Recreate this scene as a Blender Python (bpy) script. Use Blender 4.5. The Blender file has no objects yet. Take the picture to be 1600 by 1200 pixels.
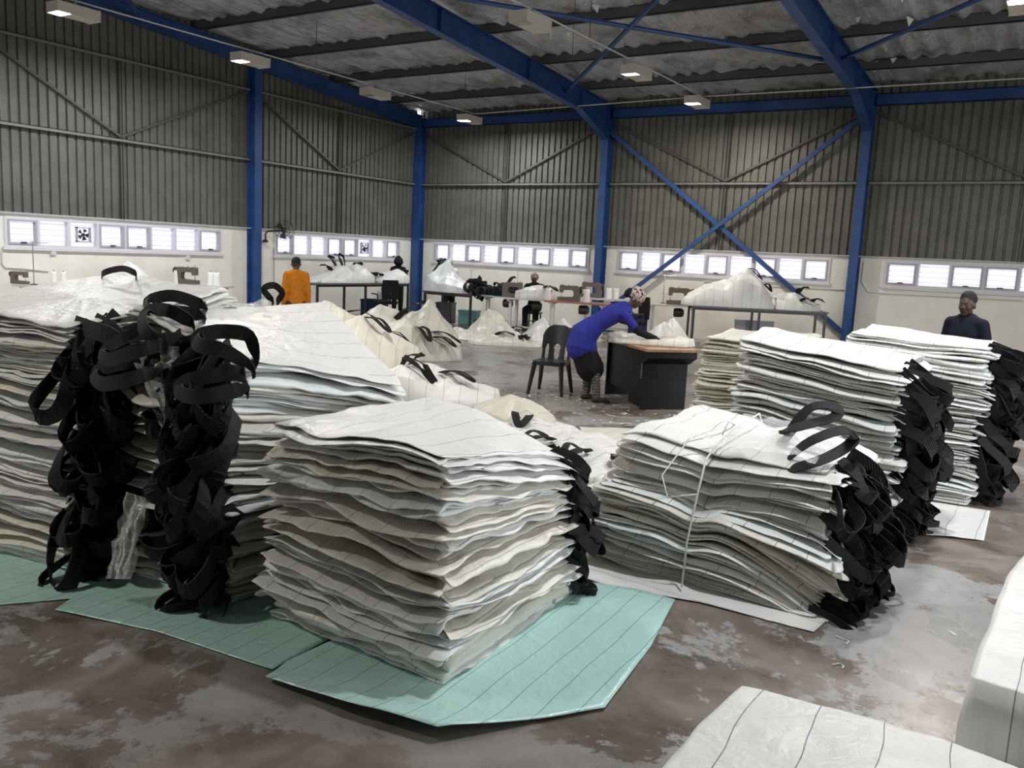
import bpy, math, random
import numpy as np
from mathutils import Vector, Matrix
R = random.Random(7)
SC = bpy.context.scene
COL = SC.collection

# ------------------------------------------------------------------ camera, world, light, exposure
CAM = np.array([15.846, -19.516, 1.75])
YAW, PITCH, ROLL, FPX = math.radians(32.368), math.radians(8.548), math.radians(2.747), 1342.3
fwd = np.array([-math.sin(YAW)*math.cos(PITCH), math.cos(YAW)*math.cos(PITCH), -math.sin(PITCH)])
rgt = np.array([math.cos(YAW), math.sin(YAW), 0.0]); upv = np.cross(rgt, fwd)
cr = math.cos(ROLL)*rgt + math.sin(ROLL)*upv
cu = -math.sin(ROLL)*rgt + math.cos(ROLL)*upv
cd = bpy.data.cameras.new('camera'); cd.sensor_width = 36.0; cd.lens = FPX/1600*36.0; cd.clip_start = 0.05; cd.clip_end = 200
cam = bpy.data.objects.new('camera', cd); COL.objects.link(cam)
cam.matrix_world = Matrix(((cr[0], cu[0], -fwd[0], CAM[0]), (cr[1], cu[1], -fwd[1], CAM[1]), (cr[2], cu[2], -fwd[2], CAM[2]), (0, 0, 0, 1)))
SC.camera = cam
SC.view_settings.view_transform = 'Standard'; SC.view_settings.look = 'None'
SC.view_settings.exposure = 0.42; SC.view_settings.gamma = 1.0
SC.view_settings.use_curve_mapping = False
SC.cycles.use_adaptive_sampling = True; SC.cycles.adaptive_threshold = 0.025
SC.cycles.max_bounces = 7; SC.cycles.diffuse_bounces = 4; SC.cycles.glossy_bounces = 3; SC.cycles.transparent_max_bounces = 12
SC.cycles.sample_clamp_indirect = 4.0; SC.cycles.caustics_reflective = False; SC.cycles.caustics_refractive = False
W = bpy.data.worlds.new('daylight'); SC.world = W; W.use_nodes = True
W.node_tree.nodes['Background'].inputs[0].default_value = (0.90, 0.94, 1.0, 1)
W.node_tree.nodes['Background'].inputs[1].default_value = 5.0
LAMP_W = 105.0            # every lit floodlight of the hall
X1W, Y1W = 24.0, -26.0    # extent of the hall
DOORS = (('x', -17.0, -8.5, 4.3), ('y', 3.0, 6.0, 3.0))   # open roller doors: right end wall, and the wall behind the viewer (from, to, top)
for ax, y0, y1, zt in DOORS:    # tells the renderer where daylight enters
    pl = bpy.data.lights.new('daylight_portal', 'AREA'); pl.shape = 'RECTANGLE'; pl.size = y1-y0; pl.size_y = zt
    pl.cycles.is_portal = True
    po = bpy.data.objects.new('daylight_portal', pl); COL.objects.link(po)
    if ax == 'x': po.location = (X1W-0.02, (y0+y1)/2, zt/2); po.rotation_euler = (math.pi/2, 0, math.pi/2)
    else: po.location = ((y0+y1)/2, Y1W+0.02, zt/2); po.rotation_euler = (math.pi/2, 0, 0)

# ------------------------------------------------------------------ materials
MATS = {}
def mat(name, col, rough=0.6, metal=0.0, spec=0.5, emis=None, estr=0.0):
    m = bpy.data.materials.new(name); m.use_nodes = True
    b = m.node_tree.nodes['Principled BSDF']
    b.inputs['Base Color'].default_value = (*col, 1); b.inputs['Roughness'].default_value = rough
    b.inputs['Metallic'].default_value = metal; b.inputs['Specular IOR Level'].default_value = spec
    if emis: b.inputs['Emission Color'].default_value = (*emis, 1); b.inputs['Emission Strength'].default_value = estr
    MATS[name] = m; return m
def N(m, t, **kw):
    n = m.node_tree.nodes.new(t)
    for k, v in kw.items():
        if hasattr(n, k): setattr(n, k, v)
    return n
def setin(n, **kw):
    for k, v in kw.items(): n.inputs[k.replace('_', ' ')].default_value = v
def L(m, a, b): m.node_tree.links.new(a, b)
def bsdf(m): return m.node_tree.nodes['Principled BSDF']
def ramp(m, src, stops):
    r = N(m, 'ShaderNodeValToRGB'); e = r.color_ramp.elements
    while len(e) < len(stops): e.new(0.5)
    for el, (p, c) in zip(e, stops): el.position = p; el.color = (*c, 1) if len(c) == 3 else c
    L(m, src, r.inputs[0]); return r
def noise(m, scale, detail=4, rough=0.55, coord='Object', vec=None, dist=0.0):
    n = N(m, 'ShaderNodeTexNoise'); n.inputs['Scale'].default_value = scale; n.inputs['Detail'].default_value = detail
    n.inputs['Roughness'].default_value = rough; n.inputs['Distortion'].default_value = dist
    if vec is None:
        tc = N(m, 'ShaderNodeTexCoord'); vec = tc.outputs[coord]
    L(m, vec, n.inputs['Vector']); return n
def bump(m, src, strength=0.3, dist=0.01):
    b = N(m, 'ShaderNodeBump'); b.inputs['Strength'].default_value = strength; b.inputs['Distance'].default_value = dist
    L(m, src, b.inputs['Height']); L(m, b.outputs[0], bsdf(m).inputs['Normal'])
def math_node(m, op, a, b=None, c=None):
    n = N(m, 'ShaderNodeMath'); n.operation = op
    for i, v in enumerate((a, b, c)):
        if v is None: continue
        if isinstance(v, (int, float)): n.inputs[i].default_value = v
        else: L(m, v, n.inputs[i])
    return n.outputs[0]
def mixc(m, fac, a, b):
    n = N(m, 'ShaderNodeMix'); n.data_type = 'RGBA'
    for i, v in ((0, fac), (6, a), (7, b)):
        if isinstance(v, (int, float)): n.inputs[i].default_value = v
        elif isinstance(v, tuple): n.inputs[i].default_value = (*v, 1)
        else: L(m, v, n.inputs[i])
    return n.outputs[2]

def woven(name, col, pitch=0.19, rough=0.42, line=(0.17, 0.18, 0.185), width=0.019, weave=True):
    """woven polypropylene with dark marker threads every `pitch` metres (thread lines follow the cloth, via UV in metres)"""
    m = mat(name, col, rough, 0, 0.45)
    uv = N(m, 'ShaderNodeUVMap'); sep = N(m, 'ShaderNodeSeparateXYZ'); L(m, uv.outputs[0], sep.inputs[0])
    nz = noise(m, 1.3, 2, vec=uv.outputs[0])
    u = math_node(m, 'ADD', math_node(m, 'MULTIPLY', sep.outputs[0], 1.0/pitch), math_node(m, 'MULTIPLY', nz.outputs[0], 0.5))
    fr = math_node(m, 'FRACT', u)
    on = math_node(m, 'LESS_THAN', fr, width)
    var = noise(m, 5.0, 4, vec=uv.outputs[0])
    c2 = mixc(m, var.outputs[0], tuple(c*0.93 for c in col), tuple(min(1, c*1.05) for c in col))
    L(m, mixc(m, on, c2, line), bsdf(m).inputs['Base Color'])
    if weave:
        w1 = N(m, 'ShaderNodeTexNoise'); w1.inputs['Scale'].default_value = 30; w1.inputs['Detail'].default_value = 3
        L(m, uv.outputs[0], w1.inputs['Vector']); w2 = noise(m, 8, 3, 0.6, vec=uv.outputs[0], dist=0.8)
        bump(m, math_node(m, 'ADD', math_node(m, 'MULTIPLY', w1.outputs[0], 0.35), w2.outputs[0]), 0.6, 0.016)
    return m
woven('bag_white', (0.74, 0.73, 0.70)); woven('bag_cream', (0.69, 0.66, 0.575)); woven('bag_pale', (0.70, 0.725, 0.70))
woven('bag_beige', (0.62, 0.59, 0.49))
woven('mint_sheet', (0.45, 0.675, 0.62), pitch=0.125, line=(0.14, 0.29, 0.27), width=0.028, rough=0.26)
m = mat('webbing', (0.009, 0.009, 0.0105), 0.6, 0, 0.25)
w = N(m, 'ShaderNodeTexWave'); w.inputs['Scale'].default_value = 60; w.bands_direction = 'DIAGONAL'
tc = N(m, 'ShaderNodeTexCoord'); L(m, tc.outputs['Object'], w.inputs['Vector']); bump(m, w.outputs[0], 0.5, 0.004)
m = mat('liner', (0.95, 0.95, 0.93), 0.08, 0, 0.8)
tr = N(m, 'ShaderNodeBsdfTransparent'); mx = N(m, 'ShaderNodeMixShader'); mx.inputs[0].default_value = 0.22
out = m.node_tree.nodes['Material Output']; L(m, tr.outputs[0], mx.inputs[1]); L(m, bsdf(m).outputs[0], mx.inputs[2]); L(m, mx.outputs[0], out.inputs[0])
bump(m, noise(m, 22, 3).outputs[0], 0.7, 0.02)
# concrete floor: worn brown-grey slab with flaking pale grey paint and dark stains
m = mat('concrete', (0.2, 0.18, 0.16), 0.4, 0, 0.5)
tc = N(m, 'ShaderNodeTexCoord'); V = tc.outputs['Object']
n1 = noise(m, 0.42, 5, 0.6, vec=V); n2 = noise(m, 1.7, 8, 0.68, vec=V, dist=0.6); n3 = noise(m, 9, 6, 0.7, vec=V); n4 = noise(m, 0.8, 9, 0.72, vec=V, dist=0.3)
brown = ramp(m, n2.outputs[0], [(0.3, (0.085, 0.066, 0.052)), (0.5, (0.17, 0.138, 0.112)), (0.72, (0.29, 0.25, 0.215))])
grey = ramp(m, n3.outputs[0], [(0.3, (0.25, 0.245, 0.24)), (0.7, (0.37, 0.365, 0.36))])
sepx = N(m, 'ShaderNodeSeparateXYZ'); L(m, V, sepx.inputs[0])
paintmask = math_node(m, 'ADD', n4.outputs[0], math_node(m, 'MULTIPLY', n3.outputs[0], 0.12))
pm = ramp(m, paintmask, [(0.545, (0, 0, 0)), (0.562, (1, 1, 1))])
worn = ramp(m, n1.outputs[0], [(0.40, (0.3,)*3), (0.56, (1,)*3)])
fac = math_node(m, 'MULTIPLY', pm.outputs[0], worn.outputs[0])
L(m, mixc(m, fac, brown.outputs[0], grey.outputs[0]), bsdf(m).inputs['Base Color'])
rr = ramp(m, n2.outputs[0], [(0.3, (0.20,)*3), (0.7, (0.42,)*3)]); L(m, rr.outputs[0], bsdf(m).inputs['Roughness'])
bump(m, n3.outputs[0], 0.12, 0.01)
# painted plaster
m = mat('plaster', (0.74, 0.70, 0.61), 0.7); n1 = noise(m, 2.2, 6)
L(m, ramp(m, n1.outputs[0], [(0.3, (0.77, 0.73, 0.645)), (0.7, (0.86, 0.825, 0.74))]).outputs[0], bsdf(m).inputs['Base Color']); bump(m, noise(m, 30, 4).outputs[0], 0.1, 0.01)
# cladding
m = mat('cladding', (0.24, 0.235, 0.205), 0.5, 0.25); n1 = noise(m, 1.6, 7, 0.65)
L(m, ramp(m, n1.outputs[0], [(0.25, (0.10, 0.096, 0.08)), (0.75, (0.18, 0.175, 0.148))]).outputs[0], bsdf(m).inputs['Base Color'])
mat('girt', (0.20, 0.195, 0.175), 0.5, 0.3); mat('strut', (0.085, 0.083, 0.075), 0.5, 0.3); mat('purlin', (0.10, 0.10, 0.10), 0.5, 0.4)
m = mat('blue_steel', (0.02, 0.06, 0.19), 0.42, 0.0, 0.5); n1 = noise(m, 3, 5)
L(m, ramp(m, n1.outputs[0], [(0.3, (0.016, 0.05, 0.16)), (0.7, (0.026, 0.08, 0.245))]).outputs[0], bsdf(m).inputs['Base Color'])
m = mat('foil', (0.8, 0.8, 0.8), 0.2, 0.7); n1 = noise(m, 1.2, 5, 0.6)
tc = N(m, 'ShaderNodeTexCoord'); mp = N(m, 'ShaderNodeMapping'); mp.inputs['Scale'].default_value = (7.0, 0.9, 1.0); L(m, tc.outputs['Object'], mp.inputs['Vector'])
n2 = noise(m, 1.6, 6, 0.65, vec=mp.outputs[0], dist=0.5); n3 = noise(m, 9, 5, 0.7, dist=1.0)
L(m, ramp(m, n1.outputs[0], [(0.3, (0.42, 0.41, 0.39)), (0.52, (0.92, 0.92, 0.92))]).outputs[0], bsdf(m).inputs['Base Color'])
bump(m, math_node(m, 'ADD', n2.outputs[0], math_node(m, 'MULTIPLY', n3.outputs[0], 0.35)), 1.0, 0.16)
mat('torn_foil', (0.8, 0.79, 0.76), 0.5)
mat('frame_white', (0.66, 0.65, 0.67), 0.45); mat('casement', (0.42, 0.42, 0.45), 0.45); mat('dark_metal', (0.03, 0.03, 0.032), 0.4, 0.3)
m = mat('pane', (0.9, 0.92, 0.95), 0.15)
tr = N(m, 'ShaderNodeBsdfTransparent'); tr.inputs[0].default_value = (0.52, 0.50, 0.54, 1); tl = N(m, 'ShaderNodeBsdfTranslucent'); tl.inputs[0].default_value = (0.48, 0.46, 0.50, 1)
mx = N(m, 'ShaderNodeMixShader'); mx.inputs[0].default_value = 0.45; gl = N(m, 'ShaderNodeMixShader'); gl.inputs[0].default_value = 0.05
L(m, tr.outputs[0], mx.inputs[1]); L(m, tl.outputs[0], mx.inputs[2]); L(m, mx.outputs[0], gl.inputs[1]); L(m, bsdf(m).outputs[0], gl.inputs[2]); L(m, gl.outputs[0], m.node_tree.nodes['Material Output'].inputs[0])
mat('housing', (0.58, 0.54, 0.44), 0.45); mat('lamp_on', (1, 1, 1), 0.4, emis=(0.93, 0.96, 1.0), estr=28.0); mat('lamp_warm', (1, 1, 1), 0.4, emis=(1.0, 0.95, 0.86), estr=32.0)
mat('lamp_off', (0.28, 0.24, 0.17), 0.25); mat('lamp_dim', (0.8, 0.8, 0.8), 0.3, emis=(1, .97, .92), estr=2.0)
mat('wire', (0.42, 0.41, 0.38), 0.5); mat('conduit', (0.62, 0.60, 0.54), 0.5)
mat('black_plastic', (0.011, 0.010, 0.012), 0.33, 0, 0.5); mat('black_lam', (0.006, 0.006, 0.007), 0.5, 0, 0.3)
m = mat('wood_top', (0.32, 0.17, 0.09), 0.35); n1 = noise(m, 9, 5); L(m, ramp(m, n1.outputs[0], [(0.3, (0.24, 0.12, 0.06)), (0.7, (0.40, 0.23, 0.13))]).outputs[0], bsdf(m).inputs['Base Color'])
mat('grey_top', (0.55, 0.55, 0.53), 0.4); mat('red_top', (0.36, 0.15, 0.11), 0.4); mat('machine', (0.13, 0.105, 0.085), 0.45); mat('machine_white', (0.62, 0.61, 0.58), 0.4)
mat('table_top', (0.10, 0.10, 0.10), 0.45); mat('steel', (0.45, 0.45, 0.44), 0.35, 0.7); mat('cone', (0.80, 0.79, 0.75), 0.7); mat('cardboard', (0.35, 0.26, 0.16), 0.8)
m = mat('skin', (0.062, 0.034, 0.022), 0.45, 0, 0.4); mat('hair', (0.008, 0.007, 0.007), 0.8); mat('eye_white', (0.22, 0.20, 0.18), 0.4); mat('eye_dark', (0.01, 0.008, 0.008), 0.2)
def knit(name, col, sc=26, lo=0.8, hi=1.15):
    m = mat(name, col, 0.85, 0, 0.2); n1 = noise(m, sc, 4)
    L(m, ramp(m, n1.outputs[0], [(0.3, tuple(c*lo for c in col)), (0.7, tuple(c*hi for c in col))]).outputs[0], bsdf(m).inputs['Base Color']); bump(m, n1.outputs[0], 0.3, 0.01); return m
knit('orange_knit', (0.50, 0.17, 0.015)); knit('royal_blue', (0.028, 0.032, 0.24)); knit('black_cloth', (0.012, 0.011, 0.013)); knit('navy', (0.010, 0.012, 0.022)); knit('brown_cloth', (0.05, 0.03, 0.02))
m = knit('headscarf', (0.3, 0.2, 0.18)); n1 = noise(m, 17, 2, dist=1.0)
L(m, ramp(m, n1.outputs[0], [(0.40, (0.03, 0.008, 0.012)), (0.47, (0.42, 0.33, 0.31)), (0.56, (0.55, 0.46, 0.43)), (0.62, (0.10, 0.03, 0.035))]).outputs[0], bsdf(m).inputs['Base Color'])
m = knit('sock', (0.08, 0.08, 0.07)); wv = N(m, 'ShaderNodeTexWave'); wv.bands_direction = 'Z'; wv.inputs['Scale'].default_value = 9; wv.inputs['Distortion'].default_value = 6; wv.inputs['Detail Scale'].default_value = 4
tc = N(m, 'ShaderNodeTexCoord'); L(m, tc.outputs['Object'], wv.inputs['Vector'])
L(m, ramp(m, wv.outputs[0], [(0.3, (0.055, 0.055, 0.05)), (0.82, (0.09, 0.09, 0.08)), (0.95, (0.24, 0.24, 0.22))]).outputs[0], bsdf(m).inputs['Base Color'])
knit('pale_cap', (0.55, 0.45, 0.38)); knit('blue_jean', (0.02, 0.04, 0.12)); mat('paper', (0.72, 0.71, 0.68), 0.7); mat('teal_plastic', (0.10, 0.24, 0.22), 0.5)

# ------------------------------------------------------------------ mesh helpers
def vn(x, y, seed=0):
    x = np.asarray(x, float) + seed*17.31; y = np.asarray(y, float) + seed*9.77
    x, y = np.broadcast_arrays(x, y)
    xi = np.floor(x).astype(np.int64); yi = np.floor(y).astype(np.int64); fx = x-xi; fy = y-yi
    fx = fx*fx*(3-2*fx); fy = fy*fy*(3-2*fy)
    def h(a, b):
        n = (a*374761393 + b*668265263 + seed*1442695041) & 0xFFFFFFFF
        n = ((n ^ (n >> 13))*1274126177) & 0xFFFFFFFF
        return ((n ^ (n >> 16)) & 0xFFFF)/32767.5 - 1.0
    a = h(xi, yi); b = h(xi+1, yi); c = h(xi, yi+1); d = h(xi+1, yi+1)
    return (a*(1-fx)+b*fx)*(1-fy) + (c*(1-fx)+d*fx)*fy
def vl(x, y, seed=0):
    """value noise with straight segments along x: gives angular creases"""
    x = np.asarray(x, float) + seed*13.7; x0 = np.floor(x); f = x-x0
    a = vn(x0+0.001, y*1.0, seed); b = vn(x0+1.001, y*1.0, seed); return a*(1-f)+b*f
class MB:
    def __init__(s): s.v = []; s.f = []
    def add(s, v, f):
        o = len(s.v); s.v += [tuple(map(float, p)) for p in v]; s.f += [tuple(i+o for i in q) for q in f]; return s
    def box(s, x0, x1, y0, y1, z0, z1):
        return s.add([(x0,y0,z0),(x1,y0,z0),(x1,y1,z0),(x0,y1,z0),(x0,y0,z1),(x1,y0,z1),(x1,y1,z1),(x0,y1,z1)],
              [(0,3,2,1),(4,5,6,7),(0,1,5,4),(1,2,6,5),(2,3,7,6),(3,0,4,7)])
    def bar(s, p, q, w, h, up=(0,0,1)):
        p = np.array(p, float); q = np.array(q, float); d = q-p; d /= np.linalg.norm(d)
        sd = np.cross(d, up); n = np.linalg.norm(sd)
        sd = np.array((1,0,0)) if n < 1e-6 else sd/n
        u = np.cross(sd, d); c = []
        for e in (p, q):
            for a, b in ((-1,-1),(1,-1),(1,1),(-1,1)): c.append(e + sd*a*w/2 + u*b*h/2)
        return s.add(c, [(0,1,2,3),(7,6,5,4),(0,4,5,1),(1,5,6,2),(2,6,7,3),(3,7,4,0)])
    def tube(s, pts, r, n=8, cap=True):
        pts = [np.array(p, float) for p in pts]; rs = r if hasattr(r, '__len__') else [r]*len(pts); o = len(s.v); ref = None
        for i, p in enumerate(pts):
            d = pts[min(i+1, len(pts)-1)] - pts[max(i-1, 0)]; d = d/(np.linalg.norm(d)+1e-9)
            if ref is None: ref = np.array((0,0,1.)) if abs(d[2]) < 0.9 else np.array((1.,0,0))
            a = np.cross(d, ref); a /= np.linalg.norm(a)+1e-9; b = np.cross(a, d); ref = b
            for k in range(n):
                t = 2*math.pi*k/n; s.v.append(tuple(p + rs[i]*(a*math.cos(t)+b*math.sin(t))))
        for i in range(len(pts)-1):
            for k in range(n):
                s.f.append((o+i*n+k, o+i*n+(k+1)%n, o+(i+1)*n+(k+1)%n, o+(i+1)*n+k))
        if cap: s.f.append(tuple(o+k for k in range(n))[::-1]); s.f.append(tuple(o+(len(pts)-1)*n+k for k in range(n)))
        return s
    def prism(s, poly, axis, a0, a1):
        """2D polygon extruded along axis ('x','y','z')"""
        def p3(p, a): return {'x': (a, p[0], p[1]), 'y': (p[0], a, p[1]), 'z': (p[0], p[1], a)}[axis]
        n = len(poly); return s.add([p3(p, a0) for p in poly]+[p3(p, a1) for p in poly],
            [tuple(range(n))[::-1], tuple(range(n, 2*n))] + [(i, (i+1)%n, n+(i+1)%n, n+i) for i in range(n)])
    def lathe(s, prof, c=(0,0,0), n=14):
        o = len(s.v)
        for r_, z in prof:
            for k in range(n):
                t = 2*math.pi*k/n; s.v.append((c[0]+r_*math.cos(t), c[1]+r_*math.sin(t), c[2]+z))
        for i in range(len(prof)-1):
            for k in range(n): s.f.append((o+i*n+k, o+i*n+(k+1)%n, o+(i+1)*n+(k+1)%n, o+(i+1)*n+k))
        s.f.append(tuple(o+k for k in range(n))[::-1]); s.f.append(tuple(o+(len(prof)-1)*n+k for k in range(n))); return s
    def xform(s, fn): s.v = [tuple(fn(p)) for p in s.v]; return s
    def build(s, name, mt, parent=None, smooth=False, loc=None):
        return obj(name, mesh(name, s.v, s.f, mt, smooth), parent, loc)
def mesh(name, v, f, mt, smooth=False, uv=None):
    me = bpy.data.meshes.new(name); me.from_pydata([tuple(p) for p in v], [], f); me.materials.append(MATS[mt])
    if smooth: me.polygons.foreach_set('use_smooth', [True]*len(me.polygons))
    if uv is not None:
        l = me.uv_layers.new(name='UVMap'); vi = np.empty(len(me.loops), np.int32); me.loops.foreach_get('vertex_index', vi)
        l.data.foreach_set('uv', np.asarray(uv, np.float32)[vi].ravel())
    me.update(); return me
def obj(name, data, parent=None, loc=None):
    o = bpy.data.objects.new(name, data); COL.objects.link(o)
    if parent is not None: o.parent = parent
    if loc is not None: o.location = loc
    return o
def tag(o, label=None, cat=None, group=None, kind=None):
    if label: o['label'] = label
    if cat: o['category'] = cat
    if group: o['group'] = group
    if kind: o['kind'] = kind
    return o
def empty(name, loc=(0,0,0), rz=0.0):
    o = bpy.data.objects.new(name, None); COL.objects.link(o); o.location = loc; o.rotation_euler = (0,0,rz); return o
def thing(name, label, cat, loc=(0,0,0), rz=0.0, group=None): return tag(empty(name, loc, rz), label, cat, group)
def copy_tree(o, parent=None):
    c = o.copy(); COL.objects.link(c); c.parent = parent
    for ch in list(o.children): copy_tree(ch, c)
    return c
ORD = 'first second third fourth fifth sixth seventh eighth ninth tenth eleventh twelfth thirteenth fourteenth fifteenth sixteenth seventeenth eighteenth nineteenth twentieth'.split()
def ordinal(n):
    if n < 20: return ORD[n]
    t = {2: 'twenty', 3: 'thirty', 4: 'forty'}[(n+1)//10]
    return t[:-1]+'ieth' if (n+1) % 10 == 0 else t+'-'+ORD[(n+1) % 10 - 1]

# ------------------------------------------------------------------ the hall
def struct(o, label=None): o['kind'] = 'structure'; return tag(o, label) if label else o
ZC, ZG, ZU, ZW0, ZW1 = 2.06, 3.59, 5.095, 1.466, 2.007
RIDGE = 13.0
def ry(y): return RIDGE - abs(abs(y) - RIDGE)          # distance from the nearer eave
def raf_top(y): return 5.44 + 0.075*ry(y)
def raf_bot(y): return 4.98 + 0.082*ry(y)
def foil_z(y): return raf_top(y) + 0.19
struct(MB().box(-0.2, X1W+4, Y1W-0.2, 0.3, -0.25, 0.0).build('floor', 'concrete'))
# ceiling: foil-lined sheeting, sagging between the purlins and ribbed down the slope
nx, ny = 470, 150
xs = np.linspace(-0.25, X1W+0.25, nx); ys = np.linspace(0.25, Y1W-0.25, ny)
XX, YY = np.meshgrid(xs, ys, indexing='ij')
ZZ = np.vectorize(foil_z)(YY)
ZZ = ZZ + 0.05*np.sin(XX*2*math.pi/0.36 + 1.2*vn(XX*0.7, YY*0.6, 3)) * (0.55+0.45*vn(XX*0.9, YY*0.5, 4)) - 0.05*np.abs(np.sin((YY+1.6)*math.pi/2.0)) \
     + 0.035*vn(XX*3.5, YY*1.6, 5) + 0.035*vn(XX*8, YY*1.8, 6)
vv = np.stack([XX, YY, ZZ], -1).reshape(-1, 3)
ii = np.arange(nx*ny).reshape(nx, ny)
ff = np.stack([ii[:-1,:-1], ii[:-1,1:], ii[1:,1:], ii[1:,:-1]], -1).reshape(-1, 4)
ceil_o = struct(obj('ceiling', mesh('ceiling', vv.tolist(), [tuple(q) for q in ff.tolist()], 'foil', True)))
for k in range(13):
    y = -1.55 - 2.0*k
    if y < Y1W: break
    z = raf_top(y)
    b = MB()                                              # lipped channel purlin
    b.box(0, X1W, y-0.008, y+0.008, z, z+0.18); b.box(0, X1W, y-0.008, y+0.075, z, z+0.01); b.box(0, X1W, y-0.008, y+0.075, z+0.17, z+0.18); b.box(0, X1W, y+0.067, y+0.075, z, z+0.03)
    b.build('purlin', 'purlin', ceil_o)
rt = random.Random(3)                                     # torn tongues of foil hanging from the lining
for k in range(46):
    x = rt.uniform(4.5, 18); y = rt.choice([-1.55, -3.55, -5.55, -2.6, -4.6, -7.55]) + rt.uniform(-0.5, 0.5); z = foil_z(y) - 0.09
    a = rt.uniform(0, 6.28); l = rt.uniform(0.05, 0.17); c, s_ = math.cos(a)*l, math.sin(a)*l
    MB().add([(x,y,z+.04),(x+c,y+s_,z+.02),(x+c*.7-s_*.3,y+s_*.7+c*.3,z-l*.5),(x+.01,y,z+.05),(x+c,y+s_,z+.03),(x+c*.7-s_*.3+.01,y+s_*.7+c*.3,z-l*.5)],
             [(0,1,2),(5,4,3),(0,3,4,1),(1,4,5,2),(2,5,3,0)]).build('torn_foil', 'torn_foil', ceil_o)
# walls: ribbed cladding above, painted masonry with window strips below
def cladding(length):
    p = 0.1715; prof = []
    n = int(length/p)+1
    for i in range(n):
        a = i*p
        prof += [(a, 0.0), (a+0.112, 0.0), (a+0.122, -0.038), (a+0.158, -0.038), (a+0.168, 0.0)]
    return [q for q in prof if q[0] <= length]
WALLW = {}
def make_wall(name, a0, a1, fn, windows, top, door=None):
    """fn(a, d, z) -> world; a runs along the wall, d points into the room"""
    low = MB()
    def wbox(x0, x1, d0, d1, z0, z1):
        m_ = MB().box(x0, x1, d0, d1, z0, z1); m_.xform(lambda p: fn(*p)); low.add(m_.v, m_.f)
    cuts = sorted(windows); cur = a0
    for w0, w1 in cuts:
        wbox(cur, w0, -0.2, 0.0, 0, ZC); wbox(w0, w1, -0.2, 0.0, 0, ZW0); wbox(w0, w1, -0.2, 0.0, ZW1, ZC); cur = w1
    if door:
        wbox(cur, door[0], -0.2, 0.0, 0, ZC); cur = door[1]
    wbox(cur, a1, -0.2, 0.0, 0, ZC)
    wo = struct(low.build(name, 'plaster'))
    pr = cladding(a1-a0); v = []; f = []
    for a, d in pr:
        z0 = ZC
        if door and door[0] < a0+a < door[1]: z0 = door[2]
        v += [fn(a0+a, d-0.01, z0), fn(a0+a, d-0.01, top(a0+a))]
    for i in range(len(pr)-1): f.append((2*i, 2*i+2, 2*i+3, 2*i+1))
    obj('cladding', mesh('cladding', v, f, 'cladding'), wo)
    return wo
RF = lambda a, d, z: (a, -d, z)          # back wall (y = 0), a = x
LF = lambda a, d, z: (d, a, z)           # left gable wall (x = 0), a = y
EF = lambda a, d, z: (X1W-d, a, z)       # right end wall
NF = lambda a, d, z: (a, Y1W+d, z)       # wall behind the viewer
RWIN = [(0.66, 5.61, 'CFCFCFCFC'), (6.415, 11.486, 'CFCFCFCFC'), (12.585, 17.5, 'CFCCFCFC'), (18.5, 23.4, 'CFCFCFC')]
LWIN = [(-5.296, -0.739, 'CFFCCXFC'), (-11.452, -6.815, 'CFXCCFFC'), (-17.5, -12.7, 'CFCCFFC')]
wall_back = make_wall('wall_back', 0, X1W, RF, [(a, b) for a, b, _ in RWIN], lambda a: 5.8)
wall_left = make_wall('wall_left', Y1W, 0, LF, [(a, b) for a, b, _ in LWIN], lambda a: foil_z(a)+0.25)
wall_right = make_wall('wall_right', Y1W, 0, EF, [], lambda a: foil_z(a)+0.25, DOORS[0][1:])
wall_front = make_wall('wall_front', 0, X1W, NF, [], lambda a: 5.8, DOORS[1][1:])
def wbar(fn, a0, a1, d0, d1, z0, z1): return MB().box(a0, a1, d0, d1, z0, z1).xform(lambda p: fn(*p))
# girts (lipped channels), the drip flashing at the foot of the cladding, V struts and sag rods
def channel(fn, a0, a1, z, d0=0.0, d1=0.11, h=0.055):
    b = wbar(fn, a0, a1, d0, d1, z-0.006, z+0.006); c = wbar(fn, a0, a1, d1-0.008, d1, z-h, z+0.006); b.add(c.v, c.f); return b
for k in range(4):
    a0, a1 = 6*k+0.1, 6*k+5.9
    channel(RF, a0, a1, ZG+.02).build('girt', 'girt', wall_back)
    for s in (0, 1):
        top = (6*k+0.15, -0.05, 5.0) if s == 0 else (6*k+5.85, -0.05, 5.0)
        MB().bar(top, (6*k+3, -0.05, ZG+0.06), 0.03, 0.05).build('strut', 'strut', wall_back)
    for dx in (-0.03, 0.03): MB().bar((6*k+3+dx, -0.05, ZC), (6*k+3+dx, -0.05, 5.15), 0.014, 0.014).build('sag_rod', 'dark_metal', wall_back)
for k in range(4):
    a0, a1 = -6*k-5.9, -6*k-0.1
    channel(LF, a0, a1, ZG+.02).build('girt', 'girt', wall_left); channel(LF, a0, a1, ZU+.02).build('girt', 'girt', wall_left)
    for s in (a0, a1): MB().bar((0.05, s, 5.05), (0.05, -6*k-3.2, ZG+0.06), 0.03, 0.05).build('strut', 'strut', wall_left)
    for dx in (-0.03, 0.03): MB().bar((0.05, -6*k-3.2+dx, ZC), (0.05, -6*k-3.2+dx, 5.2 if k == 0 else 5.1), 0.014, 0.014).build('sag_rod', 'dark_metal', wall_left)
wbar(RF, 0, X1W, 0, 0.05, ZC-0.012, ZC+0.02).build('flashing', 'casement', wall_back)
wbar(LF, Y1W, 0, 0, 0.05, ZC-0.012, ZC+0.02).build('flashing', 'casement', wall_left)
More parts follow.
